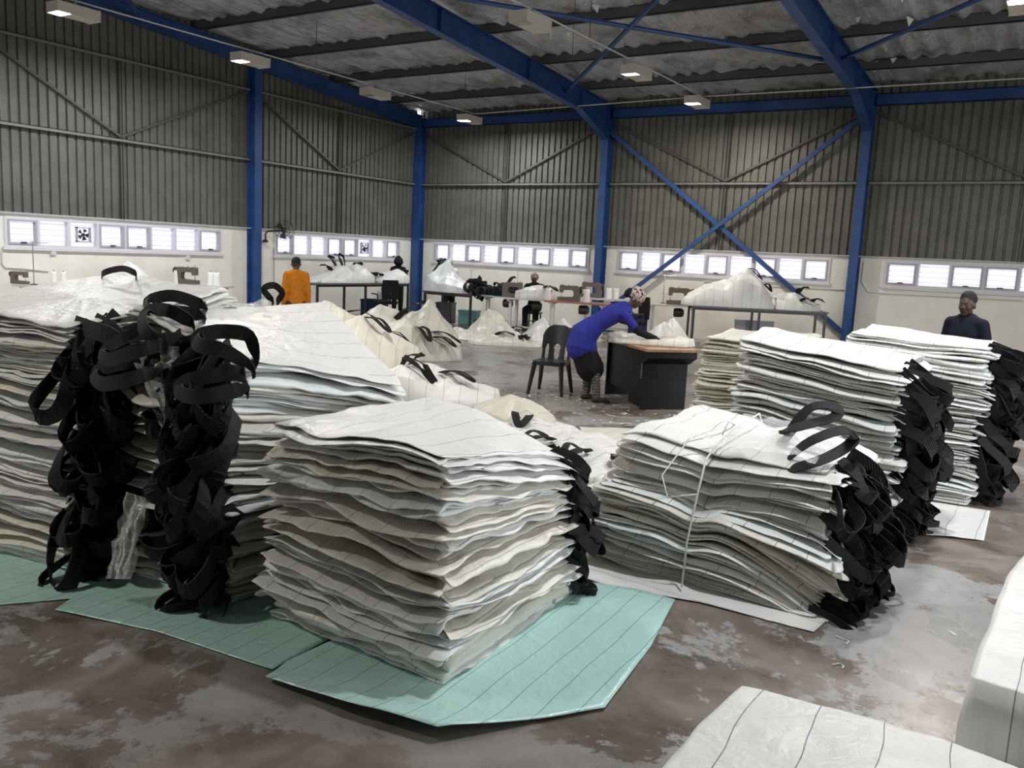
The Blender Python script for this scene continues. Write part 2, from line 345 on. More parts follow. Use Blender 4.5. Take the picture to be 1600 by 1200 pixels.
# blue steel frame
def icol(x, y, z1, axis, dep=0.30, fl=0.18, t=0.016):
    b = MB()
    if axis == 'y':
        b.box(x-fl/2, x+fl/2, y-dep, y-dep+t, 0, z1); b.box(x-fl/2, x+fl/2, y-t, y, 0, z1); b.box(x-t/2, x+t/2, y-dep+t, y-t, 0, z1); b.box(x-0.17, x+0.17, y-dep-0.06, y, 0, 0.02)
    else:
        b.box(x+dep-t, x+dep, y-fl/2, y+fl/2, 0, z1); b.box(x, x+t, y-fl/2, y+fl/2, 0, z1); b.box(x+t, x+dep-t, y-t/2, y+t/2, 0, z1); b.box(x, x+dep+0.06, y-0.17, y+0.17, 0, 0.02)
    return b
names_back = {6: 'blue steel column on the back wall where the crossed bracing starts at its left', 12: 'blue steel column right of the crossed bracing on the back wall', 18: 'blue steel column on the back wall beyond the right-hand windows'}
for x in (6, 12, 18): struct(icol(x, -0.01, 5.4, 'y').build('steel_column', 'blue_steel'), names_back[x])
struct(icol(0.16, -0.01, 5.4, 'y', 0.26, 0.22).build('steel_column', 'blue_steel'), 'blue steel column in the far corner of the hall')
for y, t_ in ((-6, 'between the two window strips, beside the wall fan'), (-12, 'left of the window strip with the extractor fan'), (-18, 'nearest the viewer')):
    struct(icol(0.01, y, raf_bot(y)+0.1, 'x', 0.26, 0.2).build('steel_column', 'blue_steel'), 'blue steel column on the left gable wall ' + t_)
for x, hn in ((0.12, False), (6, True), (12, True), (18, True), (23.9, False)):
    b = MB(); hw = 0.09
    if hn: pb = [(-0.05, 4.55), (-0.32, 4.62), (-1.68, 5.10), (-13.0, raf_bot(13)), (-24.3, 5.10), (-25.7, 4.62), (-25.95, 4.55)]
    else: pb = [(-0.02, raf_bot(0)+0.12), (-13.0, raf_bot(13)+0.12), (-25.95, raf_bot(0)+0.12)]
    pt = [(-0.05, raf_top(0)), (-13.0, raf_top(13)), (-25.95, raf_top(0))]
    b.prism(pb + pt[::-1], 'x', x-0.006, x+0.006)
    for poly in (pb[1:-1] if hn else pb, pt):
        for p, q in zip(poly[:-1], poly[1:]): b.bar((x, p[0], p[1]), (x, q[0], q[1]), 2*hw, 0.018)
    for ys_ in (-1.7, -4.0, -7.0):
        if hn: b.box(x-hw, x+hw, ys_-0.006, ys_+0.006, raf_bot(ys_)-0.01, raf_top(ys_))
    struct(b.build('roof_rafter', 'blue_steel'), {0.12: 'blue rafter along the top of the left gable wall', 6: 'blue rafter rising from the column left of the crossed bracing', 12: 'blue rafter rising from the column right of the crossed bracing', 18: 'blue rafter over the right-hand bay', 23.9: 'blue rafter at the right end wall'}[x])
for k in range(4):
    b = MB().box(6*k+0.1, 6*k+5.9, -0.16, -0.148, 5.13, 5.36).box(6*k+0.1, 6*k+5.9, -0.16, -0.02, 5.13, 5.142).box(6*k+0.1, 6*k+5.9, -0.16, -0.02, 5.348, 5.36)
    b.build('eave_beam', 'blue_steel', wall_back)
br = struct(empty('cross_brace', (6, -0.2, 0)), 'blue crossed bracing over the back wall windows')
MB().bar((6.08, -0.22, 0.35), (11.95, -0.22, 4.96), 0.06, 0.09).build('brace_tube', 'blue_steel', br).location = (-6, 0.2, 0)
MB().bar((6.05, -0.13, 4.82), (11.95, -0.13, 0.40), 0.06, 0.10).build('brace_tube', 'blue_steel', br).location = (-6, 0.2, 0)
rb = struct(empty('roof_brace', (9, -5.6, 5.5)), 'blue crossed roof bracing under the foil')
for p, q in (((6.05, -8.7), (11.95, -3.0)), ((6.05, -2.4), (11.95, -8.8)), ((12.05, -3.2), (17.95, -8.8)), ((0.2, -8.8), (5.95, -14.5))):
    zz = [raf_bot(c[1])+0.19 for c in (p, q)]
    MB().tube([(p[0]-9, p[1]+5.6, zz[0]-5.5), (q[0]-9, q[1]+5.6, zz[1]-5.5)], 0.04, 8).build('brace_tube', 'blue_steel', rb)
# window strips
def window(n, fn, a0, a1, pat, label):
    cells = len(pat); fb = 0.05; mul = 0.05
    fr = MB()
    def add(b, *a): q = wbar(fn, *a); b.add(q.v, q.f)
    add(fr, a0, a1, -0.1, 0.03, ZW0, ZW0+fb); add(fr, a0, a1, -0.1, 0.03, ZW1-fb, ZW1)
    add(fr, a0, a0+fb, -0.1, 0.03, ZW0+fb, ZW1-fb); add(fr, a1-fb, a1, -0.1, 0.03, ZW0+fb, ZW1-fb)
    wd = (a1-a0-2*fb-(cells-1)*mul)/cells; xs_ = []
    for i in range(cells):
        x0 = a0+fb+i*(wd+mul); xs_.append((x0, x0+wd))
        if i: add(fr, x0-mul, x0, -0.1, 0.03, ZW0+fb, ZW1-fb)
    add(fr, a0-0.04, a1+0.04, 0.0, 0.05, ZW0-0.05, ZW0)
    wo = struct(fr.build('window_%d' % n, 'frame_white'), label)
    for i, (x0, x1) in enumerate(xs_):
        g = 0.0
        if pat[i] == 'C':
            c = MB(); g = 0.035
            for q in ((x0, x1, -0.05, 0.045, ZW0+fb, ZW0+fb+g), (x0, x1, -0.05, 0.045, ZW1-fb-g, ZW1-fb), (x0, x0+g, -0.05, 0.045, ZW0+fb+g, ZW1-fb-g), (x1-g, x1, -0.05, 0.045, ZW0+fb+g, ZW1-fb-g)): add(c, *q)
            co = c.build('casement', 'casement', wo)
            h_ = wbar(fn, (x0+x1)/2-0.05, (x0+x1)/2+0.05, 0.045, 0.07, ZW0+fb+0.03, ZW0+fb+0.05); h_.build('stay', 'dark_metal', co)
        wbar(fn, x0+g, x1-g, -0.04, -0.034, ZW0+fb+g, ZW1-fb-g).build('pane', 'pane', wo)
    for k in range(4):
        z = ZW0+fb+(k+0.7)*(ZW1-ZW0-2*fb)/4.2
        wbar(fn, a0+fb, a1-fb, -0.085, -0.075, z-0.006, z+0.006).build('burglar_bar', 'casement', wo)
    return xs_
nwin = 1; XC = []
wl = ['window strip beside the far corner on the back wall', 'window strip behind the crossed blue bracing', 'window strip at the right behind the man in navy', 'window strip at the right end of the back wall',
      'window strip behind the man in orange with wall fan', 'window strip at the far left above the bag stack', 'window strip nearest the viewer on the left wall']
for a, b, p in RWIN: window(nwin, RF, a, b, p, wl[nwin-1]); nwin += 1
for a, b, p in LWIN:
    xs_ = window(nwin, LF, a, b, p, wl[nwin-1]); nwin += 1
    for (x0, x1), ch in zip(xs_, p):
        if ch == 'X': XC.append(((x0+x1)/2))
for c, where in zip(XC, ('in the window pane behind the man in orange', 'in the window pane at the far left')):
    t = thing('extractor_fan', 'square grey extractor fan set ' + where, 'fan', (0.0, c, 1.74))
    s = 0.14; fr = MB()
    for q in ((-s, s, -s, -s+0.02), (-s, s, s-0.02, s), (-s, -s+0.02, -s, s), (s-0.02, s, -s, s)): fr.box(-0.03, 0.04, q[0], q[1], q[2], q[3])
    fr.build('housing', 'casement', t)
    MB().lathe([(0.001, -0.02), (0.028, -0.02), (0.028, 0.02), (0.001, 0.02)], n=12).xform(lambda p: (p[2], p[0], p[1])).build('hub', 'dark_metal', t)
    for k in range(5):
        a = k*2*math.pi/5; b = MB()
        pts = []
        for rr_, da in ((0.03, -0.35), (0.115, -0.5), (0.115, 0.3), (0.03, 0.25)): pts.append((0.012*(1 if da > 0 else -1), rr_*math.cos(a+da), rr_*math.sin(a+da)))
        b.add(pts + [(p[0]+0.004, p[1], p[2]) for p in pts], [(0,1,2,3),(7,6,5,4),(0,4,5,1),(1,5,6,2),(2,6,7,3),(3,7,4,0)]); b.build('blade', 'dark_metal', t)
# floodlights on their conduits
def floodlight(x, y, z, state, where):
    t = thing('floodlight', ('lit ' if state in ('on', 'warm') else 'dim ' if state == 'dim' else 'unlit ') + 'beige box floodlight ' + where, 'lamp', (x, y, z))
    h = MB().box(-0.15, 0.15, -0.14, 0.30, 0.0, 0.15).box(-0.16, 0.16, 0.30, 0.31, -0.01, 0.16)
    h.box(-0.15, 0.15, -0.34, -0.14, 0.11, 0.15); h.box(-0.15, -0.14, -0.34, -0.14, 0.0, 0.11); h.box(0.14, 0.15, -0.34, -0.14, 0.0, 0.11); h.box(-0.15, 0.15, -0.35, -0.34, 0.0, 0.15)
    h.build('housing', 'housing', t)
    MB().prism([(-0.33, 0.0), (-0.15, 0.0), (-0.18, 0.075), (-0.30, 0.075)], 'x', -0.13, 0.13).build('lens', {'on': 'lamp_on', 'warm': 'lamp_warm', 'dim': 'lamp_dim', 'off': 'lamp_off'}[state], t)
    MB().box(-0.02, 0.02, -0.02, 0.02, 0.15, 0.24).build('bracket', 'steel', t)
    if state in ('on', 'warm'):
        l = bpy.data.lights.new('floodlight_beam', 'AREA'); l.shape = 'RECTANGLE'; l.size = 0.26; l.size_y = 0.18; l.energy = LAMP_W
        l.color = (0.95, 0.97, 1.0) if state == 'on' else (1.0, 0.94, 0.84)
        lo = bpy.data.objects.new('floodlight_beam', l); COL.objects.link(lo); lo.parent = t; lo.location = (0, -0.24, -0.02)
    return t
FL = [(2.95, -11.8, 'on', 'at the top left corner under the gable rafter'), (2.95, -8.5, 'on', 'in front of the left gable column'), (2.95, -5.15, 'off', 'between the two lit ones along the gable'), (2.95, -1.7, 'on', 'nearest the far corner'),
      (9.05, -8.75, 'off', 'hanging below the blue roof strut'), (9.05, -5.2, 'dim', 'in the middle row between two others'), (9.05, -2.25, 'warm', 'above the crossed wall bracing'),
      (15.0, -7.3, 'warm', 'at the right edge under the roof'), (15.0, -10.9, 'on', 'of the right row, second from the back wall'), (15.0, -14.3, 'on', 'of the right row above the bundle'), (15.0, -18.0, 'off', 'of the right row above the viewer'),
      (9.05, -12.2, 'warm', 'of the middle row, fourth from the back wall'), (9.05, -15.6, 'off', 'of the middle row, fifth from the back wall'), (9.05, -19.0, 'warm', 'added unseen to the middle row, sixth from the back wall'), (2.95, -15.2, 'on', 'added to the left row beyond the frame'), (21.0, -12.5, 'on', 'of the row by the roller door')]  # last middle-row and left-row lamps are added to brighten the stacks' left faces
for x, y, s, wh in FL: floodlight(x, y, 4.93, s, wh)
for x, y0 in ((2.95, -20), (9.05, -20), (15.0, -20)):
    tag(MB().tube([(x, y0, 5.17), (x, -1.6 if x != 9.05 else -2.1, 5.17)], 0.013, 6).build('lamp_conduit', 'conduit'), {2.95: 'thin pale conduit along the left row of lamps', 9.05: 'thin pale conduit along the middle row of lamps', 15.0: 'thin pale conduit along the right row of lamps'}[x], 'conduit')
tag(MB().tube([(2.9, -1.62, 5.14), (9.05, -2.1, 5.14), (16, -2.1, 5.12), (23.5, -2.1, 5.12)], 0.012, 6).build('lamp_conduit', 'conduit'), 'thin pale conduit running parallel to the back wall', 'conduit')
for i, (x, y) in enumerate(((3.0, -3.4), (2.95, -6.9), (4.6, -4.2), (8.2, -4.0), (9.05, -7), (8.3, -6.2))):
    tag(MB().tube([(x, y, foil_z(y)), (x, y, 5.15)], 0.006, 5).build('hanger_wire', 'dark_metal'), 'thin hanger wire, %s of those under the roof purlins' % ORD[i], 'wire')

# ------------------------------------------------------------------ folded bags in stacks, with webbing loops
def loop_mesh(seed):
    """one webbing lifting loop: a flat 6 cm band leaving the bag at x = 0, turning back at x ~ 1 (scaled per bag)"""
    r = random.Random(seed); n = 16; L_ = r.uniform(0.19, 0.30); wd = r.uniform(0.04, 0.095); bw = 0.032; th = 0.0028
    tw0, tw1 = r.uniform(-0.35, 0.35), r.uniform(-0.35, 0.35); dr = r.uniform(0.2, 1.6); sk = r.uniform(-0.12, 0.12)
    P = []
    for i in range(n+1):
        t = i/n; a = math.pi*t
        x = L_*math.sin(a)**0.62 - 0.03*(1-math.sin(a)); y = -wd*math.cos(a)*(0.45+0.75*math.sin(a)**1.2)
        P.append(np.array([x, y + sk*x*3*x/L_, -dr*x*x + 0.02*math.sin(3*a+seed)]))
    v = []; f = []
    for i, p in enumerate(P):
        d = P[min(i+1, n)] - P[max(i-1, 0)]; d /= np.linalg.norm(d)
        ang = tw0*(1-i/n) + tw1*i/n + 0.16*math.sin(i*0.5+seed)
        up = np.array([0, 0, 1.0]); sd = np.cross(d, up); sd /= np.linalg.norm(sd)+1e-9; up = np.cross(sd, d)
        wv_ = up*math.cos(ang) + sd*math.sin(ang); nn = np.cross(d, wv_)
        for a, b in ((-1, -1), (1, -1), (1, 1), (-1, 1)): v.append(p + wv_*bw*a + nn*th*b)
    for i in range(n):
        for k in range(4): f.append((4*i+k, 4*i+(k+1) % 4, 4*i+4+(k+1) % 4, 4*i+4+k))
    f += [(3, 2, 1, 0), (4*n, 4*n+1, 4*n+2, 4*n+3)]
    return mesh('strap', v, f, 'webbing', False)
LOOPS = [loop_mesh(i) for i in range(14)]
def perimeter(M, rc=0.05):
    """points round the unit square [-1,1]^2 with slightly rounded corners, plus the running length"""
    t = (np.arange(M)+0.5)/M*4; k = t.astype(int) % 4; u = (t-np.floor(t))*2-1
    s = np.select([k == 0, k == 1, k == 2], [u, np.ones(M), -u], -np.ones(M)); q = np.select([k == 0, k == 1, k == 2], [-np.ones(M), u, np.ones(M)], -u)
    si = np.clip(s, -1+rc, 1-rc); qi = np.clip(q, -1+rc, 1-rc); ds, dq = s-si, q-qi; ln = np.maximum(np.hypot(ds, dq), 1e-9)
    c = (np.abs(ds) > 1e-9) & (np.abs(dq) > 1e-9)
    s = np.where(c, si+ds/ln*rc, s); q = np.where(c, qi+dq/ln*rc, q)
    return s, q, t, k
class Stack:
    """folded bags piled on a footprint; corners are given (-s,-t), (+s,-t), (+s,+t), (-s,+t)"""
    def __init__(S, base, top, h, n, seed, what, group, leaves=(2, 3), M=96, rag=1.0, wave=1.0, z0=0.004, warp=None, mats=('bag_white',), skew=None):
        S.base = np.array(base, float); S.top = np.array(top, float); S.h = np.array(h, float); S.n = n; S.seed = seed; S.M = M; S.rag = rag; S.wave = wave; S.z0 = z0; S.warp = warp
        S.r = random.Random(seed); S.what = what; S.group = group; S.lv = leaves; S.mats = mats; S.bags = []
        wt = np.array([S.r.uniform(0.6, 1.5) for _ in range(n)]); S.cum = np.concatenate([[0], np.cumsum(wt)/wt.sum()])
    def quad(S, Q, s, t):
        w = [(1-s)*(1-t)/4, (1+s)*(1-t)/4, (1+s)*(1+t)/4, (1-s)*(1+t)/4]
        return sum(w_[..., None]*Q[i] for i, w_ in enumerate(w)) if Q.ndim == 2 else sum(w_*Q[i] for i, w_ in enumerate(w))
    def pos(S, s, t, f):
        s = np.asarray(s, float); t = np.asarray(t, float); f = np.broadcast_to(np.asarray(f, float), s.shape)
        xy = S.quad(S.base, s, t)*(1-f)[..., None] + S.quad(S.top, s, t)*f[..., None]
        z = S.z0 + S.quad(S.h, s, t)*f
        z = z + S.wave*0.03*np.sin(np.pi*f)*vn(s*1.3+5, t*1.3+f*3, S.seed)
        p = np.concatenate([xy, z[..., None]], -1)
        return S.warp(p, s, t, f) if S.warp else p
    def leaf(S, fm, th, seed, top=False, droop=0.0):
        r = random.Random(seed); M = S.M; s, t, arc, side = perimeter(M, 0.04 + 0.05*r.random())
        size = 0.5*np.mean([np.linalg.norm(S.base[1]-S.base[0]), np.linalg.norm(S.base[2]-S.base[1])])
        ext = np.array([r.choice((r.gauss(-0.005, 0.022), r.gauss(-0.005, 0.022), r.uniform(0.01, 0.055), -r.uniform(0.015, 0.05)))*S.rag for _ in range(4)])
        if fm < 0.07: ext = -0.4*np.abs(ext) + 0.012
        lz = fm*float(np.mean(S.h)); sb = seed//10
        arcm = arc*2*size; one = np.zeros_like(arcm)
        dr = ext[side] + S.rag*(0.020*vn(arcm*3.2, lz*9, S.seed+1) + 0.016*vl(arcm*7, one+lz*31, S.seed+2) + 0.007*vl(arcm*24, one+lz*70, S.seed+6))
        dr = np.convolve(np.concatenate([dr[-3:], dr, dr[:3]]), np.ones(3)/3, 'same')[3:-3]
        dz = S.wave*(0.017*vn(arcm*2.0, lz*6, S.seed+3) + 0.010*vl(arcm*5.0, one+lz*22, S.seed+4) + 0.007*vl(arcm*4.2, one+sb*1.0, S.seed+7) + 0.006*vl(arcm*13, one+lz*60, S.seed+5)) - np.maximum(dr, 0)*r.uniform(0.2, 0.8) - droop*0.03
        puff = np.clip(0.62 + 0.95*np.abs(vn(arcm*3.5, one+lz*45, S.seed+8)), 0.4, 1.5)
        rings = [0.0, 0.004, 0.012, 0.035, 0.09, 0.2]; hh = [0.0, 0.40, 0.75, 1.0, 0.8, 0.6]
        if top: rings += [0.3, 0.4, 0.5]; hh += [0.6]*3
        V = []; UVc = []; uo, vo = r.uniform(0, 5), r.uniform(0, 5)
        def ring(d, hgt, sgn):
            k = 1.0 - d/max(size, 0.1) + dr/max(size, 0.1)*math.exp(-d/0.12)
            p = S.pos(s*k, t*k, fm)
            p[:, 2] += dz*math.exp(-d/0.13) + sgn*hgt*th*0.5*(puff*math.exp(-d/0.06)+1-math.exp(-d/0.06))
            if sgn > 0 and top:
                p[:, 2] += (0.012*vn(p[:, 0]*4, p[:, 1]*4, S.seed+9) + 0.010*np.abs(vn(p[:, 0]*8+p[:, 1]*3, p[:, 1]*5, S.seed+11)) + 0.004*vn(p[:, 0]*20, p[:, 1]*20, S.seed+12))*min(1, d/0.06)
            p[:, 2] = np.maximum(p[:, 2], 0.003 + (0.003 if sgn > 0 else 0))
            V.append(p); UVc.append(np.stack([s*k*size+uo, t*k*size+vo], -1))
        F = []; n_ = len(rings)
        for d, h_ in zip(rings, hh): ring(d, h_, 1)
        for d, h_ in zip(rings[1:], hh[1:]): ring(d, h_, -1)
        idx = np.arange(M); nxt = (idx+1) % M
        def strip(a, b, flip):
            q = np.stack([a*M+idx, a*M+nxt, b*M+nxt, b*M+idx], -1)
            F.extend(map(tuple, (q[:, ::-1] if flip else q).tolist()))
        for i in range(n_-1): strip(i, i+1, False)
        strip(0, n_, True)
        for i in range(n_, n_+len(rings)-2): strip(i, i+1, True)
        if top:                                            # close the crown with a soft quilt of rings
            base_i = n_-1; vs = np.concatenate(V); last = len(V)
            prev = base_i
            for kk in (0.72, 0.45, 0.2):
                k = (1.0 - rings[-1]/max(size, 0.1))*kk; p = S.pos(s*k, t*k, fm); p[:, 2] += 0.3*th + 0.014*vn(p[:, 0]*4, p[:, 1]*4, S.seed+9) + 0.010*np.abs(vn(p[:, 0]*8+p[:, 1]*3, p[:, 1]*5, S.seed+11))
                V.append(p); UVc.append(np.stack([s*k*size+uo, t*k*size+vo], -1)); strip(prev, len(V)-1, False); prev = len(V)-1
            F.append(tuple((prev*M+idx).tolist()))
        else: F.append(tuple(((n_-1)*M+idx).tolist()))
        F.append(tuple((((2*n_-2))*M+idx)[::-1].tolist()))
        return np.concatenate(V), F, np.concatenate(UVc)
    def build(S, straps=(), tops=0, toplabel=None):
        for i in range(S.n):
            f0, f1 = S.cum[i], S.cum[i+1]; nl = S.r.choice(S.lv); order = S.n-1-i
            c = S.pos(np.array([0.0]), np.array([0.0]), f0)[0]
            root = thing('folded_bag', S.label(order), 'bag', tuple(c), 0, S.group)
            V = []; F = []; U = []; off = 0; mean_h = float(np.mean(S.h)); mt = S.r.choice(S.mats) if order > 1 else S.mats[0]
            for j in range(nl):
                fm = f0 + (f1-f0)*(j+0.5)/nl; th = (f1-f0)*mean_h/nl*1.12
                v, f, u = S.leaf(fm, th, S.seed*1000+i*10+j, top=(i >= S.n-1-tops and j == nl-1))
                V.append(v - c); F += [tuple(q+off for q in a) for a in f]; U.append(u); off += len(v)
            obj('body', mesh('folded_bag_body', np.concatenate(V), F, mt, True, np.concatenate(U)), root)
            fm = (f0+f1)/2
            for (s0, t0, dirx, num, spread, pitch, sc) in straps:
                for k in range(num):
                    ss = s0 + S.r.uniform(-1, 1)*spread[0]; tt = t0 + S.r.uniform(-1, 1)*spread[1]
                    p = S.pos(np.array([ss]), np.array([tt]), fm)[0]
                    z_ = max(p[2] + S.r.uniform(-0.01, 0.01), 0.045)
                    yaw = math.atan2(dirx[1], dirx[0]) + S.r.uniform(-0.75, 0.75)
                    pt_ = -S.r.uniform(*pitch); 
                    if z_ < 0.15: pt_ *= z_/0.15*0.5
                    o = obj('strap', S.r.choice(LOOPS), root)
                    g = sc*S.r.uniform(0.8, 1.2)
                    if z_ < 0.25: g *= 0.75
                    o.location = (p[0]-c[0], p[1]-c[1], z_-c[2]); o.rotation_euler = Matrix.Rotation(yaw, 3, 'Z').to_euler()
                    o.rotation_euler = (Matrix.Rotation(yaw, 3, 'Z') @ Matrix.Rotation(-pt_, 3, 'Y') @ Matrix.Rotation(S.r.gauss(0, 0.32), 3, 'X')).to_euler()
                    o.scale = (g, g*S.r.choice((-1, 1)), g if z_ > 0.12 else g*0.7)
            S.bags.append(root)
    def label(S, k):
        return 'folded bulk bag, ' + ('topmost' if k == 0 else ordinal(k) + ' from top') + ' of the ' + S.what

# stack standing on the mint sheets, in front
EB = [(12.86, -16.86), (13.93, -16.90), (13.86, -15.70), (12.76, -15.66)]
ET = [(12.90, -16.86), (13.82, -16.80), (13.86, -15.86), (12.80, -15.62)]
def front_warp(p, s, t, f):
    q = p.copy(); q[:, 2] += 0.075*f**3*np.exp(-((s-0.1)/0.7)**2-((t-0.6)/0.9)**2) - 0.045*np.sin(np.pi*f)*np.exp(-((s-1)**2+(t+1)**2)/0.6)
    return q
st_front = Stack(EB, ET, (0.95, 0.93, 0.77, 0.92), 25, 11, 'front stack on mint sheet', 'bags of the front stack', leaves=(1, 2, 3, 3), M=184, rag=1.25, wave=1.3, warp=front_warp, mats=('bag_white', 'bag_cream', 'bag_cream', 'bag_pale'))  # extra cream share puts warm light on the left faces into bag colour
st_front.build(straps=[(0.93, 0.98, (0.35, 1.0), 2, (0.08, 0.02), (0.1, 0.9), 0.85)], tops=2)
# left double stack: a pile reaching out of the frame and the pile with the long white top sheet
A1B = [(10.25, -17.25), (11.72, -17.13), (11.62, -15.95), (10.20, -15.95)]
A1T = [(10.05, -17.2), (11.55, -17.0), (11.45, -15.9), (10.05, -15.75)]
st_l = Stack(A1B, A1T, (1.30, 1.29, 1.44, 1.47), 30, 21, 'tall stack at left edge', 'bags of the left stack', leaves=(2, 3, 3), M=144, rag=1.1, wave=1.2, mats=('bag_white', 'bag_cream', 'bag_pale', 'bag_white'))
st_l.build(straps=[(0.98, -0.72, (1.0, -0.7), 2, (0.03, 0.2), (0.1, 0.75), 1.25)], tops=1)
A2B = [(11.80, -16.92), (12.62, -16.88), (12.60, -15.45), (11.75, -15.35)]
A2T = [(11.62, -16.72), (12.40, -16.75), (12.52, -15.55), (11.15, -14.75)]
st_m = Stack(A2B, A2T, (1.36, 1.23, 0.98, 1.33), 26, 31, 'stack behind the front one', 'bags of the middle-left stack', leaves=(2, 3), M=144, rag=1.2, wave=1.2, mats=('bag_white', 'bag_cream', 'bag_pale'))
st_m.build(straps=[(0.74, -0.98, (0.05, -1.0), 2, (0.22, 0.03), (0.1, 0.75), 1.25)], tops=1)
# right: tied bundle lying in front, then three more stacks with loops towards +x
def bundle_warp(p, s, t, f):
    z = p[:, 2]; pin = np.exp(-((s+0.12)/0.16)**2)
    left = np.clip(-(s+0.1), 0, 1); right = np.clip(s-0.05, 0, 1)
    z = z*(1 - 0.20*pin*np.clip(1.25-f, 0, 1))
    low = np.clip(1-f/0.62, 0, 1)
    z = z - right**1.5*0.22*np.sin(np.pi*np.clip(f/0.75, 0, 1)) + 0.05*left*low
    q = p.copy(); q[:, 2] = np.maximum(z, 0.006+0.02*f)
    up = np.clip((f-0.62)*12, 0, 1)                       # the upper pack sits a little askew on the lower one
    q[:, 1] += up*(0.10 - 0.06*s); q[:, 0] += -0.10*up*np.clip(s, 0, 1) + 0.04*up
    q[:, 1] += 0.07*pin*np.clip(-t, 0, 1)*(1-0.4*f)
    return q
BB = [(13.62, -15.18), (14.98, -15.20), (15.02, -14.28), (13.70, -14.15)]
BT = [(13.72, -15.12), (15.02, -14.98), (15.02, -14.2), (13.80, -14.10)]
st_b = Stack(BB, BT, (0.76, 0.68, 0.74, 0.80), 24, 41, 'twine tied bundle', 'bags of the tied bundle', leaves=(2, 3), M=144, rag=1.5, wave=1.2, warp=bundle_warp, mats=('bag_white', 'bag_white', 'bag_pale', 'bag_cream'))
st_b.build(straps=[(0.98, -0.3, (1.0, -0.12), 3, (0.02, 0.6), (0.1, 0.7), 1.1)], tops=1)
CB = [(13.92, -13.62), (15.06, -13.62), (15.06, -12.62), (13.76, -12.55)]
CT = [(13.93, -13.40), (15.02, -13.50), (15.02, -12.55), (13.78, -12.35)]
st_c = Stack(CB, CT, (1.23, 1.12, 1.14, 1.26), 26, 51, 'stack behind the tied bundle', 'bags of the stack behind the bundle', leaves=(2, 3), M=120, rag=1.1, wave=1.2, mats=('bag_white', 'bag_pale', 'bag_white'))
st_c.build(straps=[(0.98, -0.3, (1.0, -0.1), 3, (0.02, 0.6), (0.1, 0.9), 1.1)], tops=1)
C2B = [(12.80, -11.35), (13.75, -11.35), (13.75, -10.35), (12.72, -10.35)]
C2T = [(12.88, -11.35), (13.75, -11.35), (13.75, -10.35), (12.80, -10.35)]
st_d = Stack(C2B, C2T, (1.04, 1.08, 1.10, 1.06), 24, 61, 'cream stack beside desk', 'bags of the cream stack', leaves=(2, 2), M=96, mats=('bag_beige', 'bag_beige', 'bag_cream'))
st_d.build(straps=[(0.98, 0.0, (1.0, 0.0), 1, (0.02, 0.6), (0.1, 0.9), 1.0)], tops=1)
DB = [(14.25, -12.12), (15.40, -12.2), (15.42, -11.2), (14.25, -11.1)]
DT = [(14.28, -11.75), (15.43, -11.85), (15.42, -11.0), (14.32, -10.9)]
st_e = Stack(DB, DT, (1.23, 1.18, 1.20, 1.27), 28, 71, 'rearmost right stack', 'bags of the rear right stack', leaves=(2, 3), M=110, mats=('bag_white', 'bag_pale', 'bag_white'))
st_e.build(straps=[(0.99, -0.25, (1.0, -0.1), 3, (0.02, 0.65), (0.1, 0.9), 1.15)], tops=1)

# ------------------------------------------------------------------ sheets on the floor, loose bags, twine
def hit(px, py, axis, val):
    """where the sight line through a photo pixel meets the plane axis = val (used only to read positions off floor, walls and table tops)"""
    d = fwd + cr*(px-800)/FPX - cu*(py-600)/FPX; t = (val-CAM[axis])/d[axis]; return CAM + t*d
def sheet(name, label, poly, mt, z=0.004, amp=0.006, seed=1, res=0.06, th=0.0025, uvrot=0.0, lift=None, cat='sheet'):
    """thin cloth lying flat: polygon on the floor, gridded, rippled, with thickness"""
    P_ = np.array(poly, float); c = P_.mean(0); lo = P_.min(0); hi = P_.max(0); n = len(P_)
    nx_ = int((hi[0]-lo[0])/res)+2; ny_ = int((hi[1]-lo[1])/res)+2
    # triangulated by mapping a polar grid to the outline
    M_ = 90; K = max(6, int(max(hi-lo)/res/1.6)); seg = []
    ln = np.linalg.norm(np.roll(P_, -1, 0)-P_, axis=1); tot = ln.sum()
    for i in range(n):
        k = max(2, int(round(M_*ln[i]/tot)))
        for j in range(k): seg.append(P_[i] + (P_[(i+1) % n]-P_[i])*j/k)
    seg = np.array(seg); M_ = len(seg); v = []; 
    for i in range(1, K+1): v.append(c + (seg-c)*(i/K))
    xy = np.concatenate([[c]]+v)
    zz = z + amp*(0.6+0.6*vn(xy[:, 0]*3, xy[:, 1]*3, seed)) + amp*0.6*np.abs(vn(xy[:, 0]*7, xy[:, 1]*4, seed+1))
    if lift: zz = zz + lift(xy)
    zz = np.maximum(zz, 0.003)
    top = np.concatenate([xy, zz[:, None]], 1); bot = top.copy(); bot[:, 2] -= th; Nn = len(top)
    f = []
    for j in range(M_): f.append((0, 1+j, 1+(j+1) % M_))
    for i in range(K-1):
        for j in range(M_): f.append((1+i*M_+j, 1+(i+1)*M_+j, 1+(i+1)*M_+(j+1) % M_, 1+i*M_+(j+1) % M_))
    g = [tuple(Nn+q for q in a)[::-1] for a in f]; e = 1+(K-1)*M_
    rim = [(e+j, Nn+e+j, Nn+e+(j+1) % M_, e+(j+1) % M_) for j in range(M_)]
    ca, sa = math.cos(uvrot), math.sin(uvrot)
    uv = np.stack([xy[:, 0]*ca + xy[:, 1]*sa, -xy[:, 0]*sa + xy[:, 1]*ca], 1); uv = np.concatenate([uv, uv])
    V_ = np.concatenate([top, bot]); V_[:, :2] -= c
    o = obj(name, mesh(name, V_, f+g+rim, mt, True, uv), None, (c[0], c[1], 0))
    return tag(o, label, cat)
def fl2(*px): return [tuple(hit(x, y, 2, 0.0)[:2]) for x, y in px]
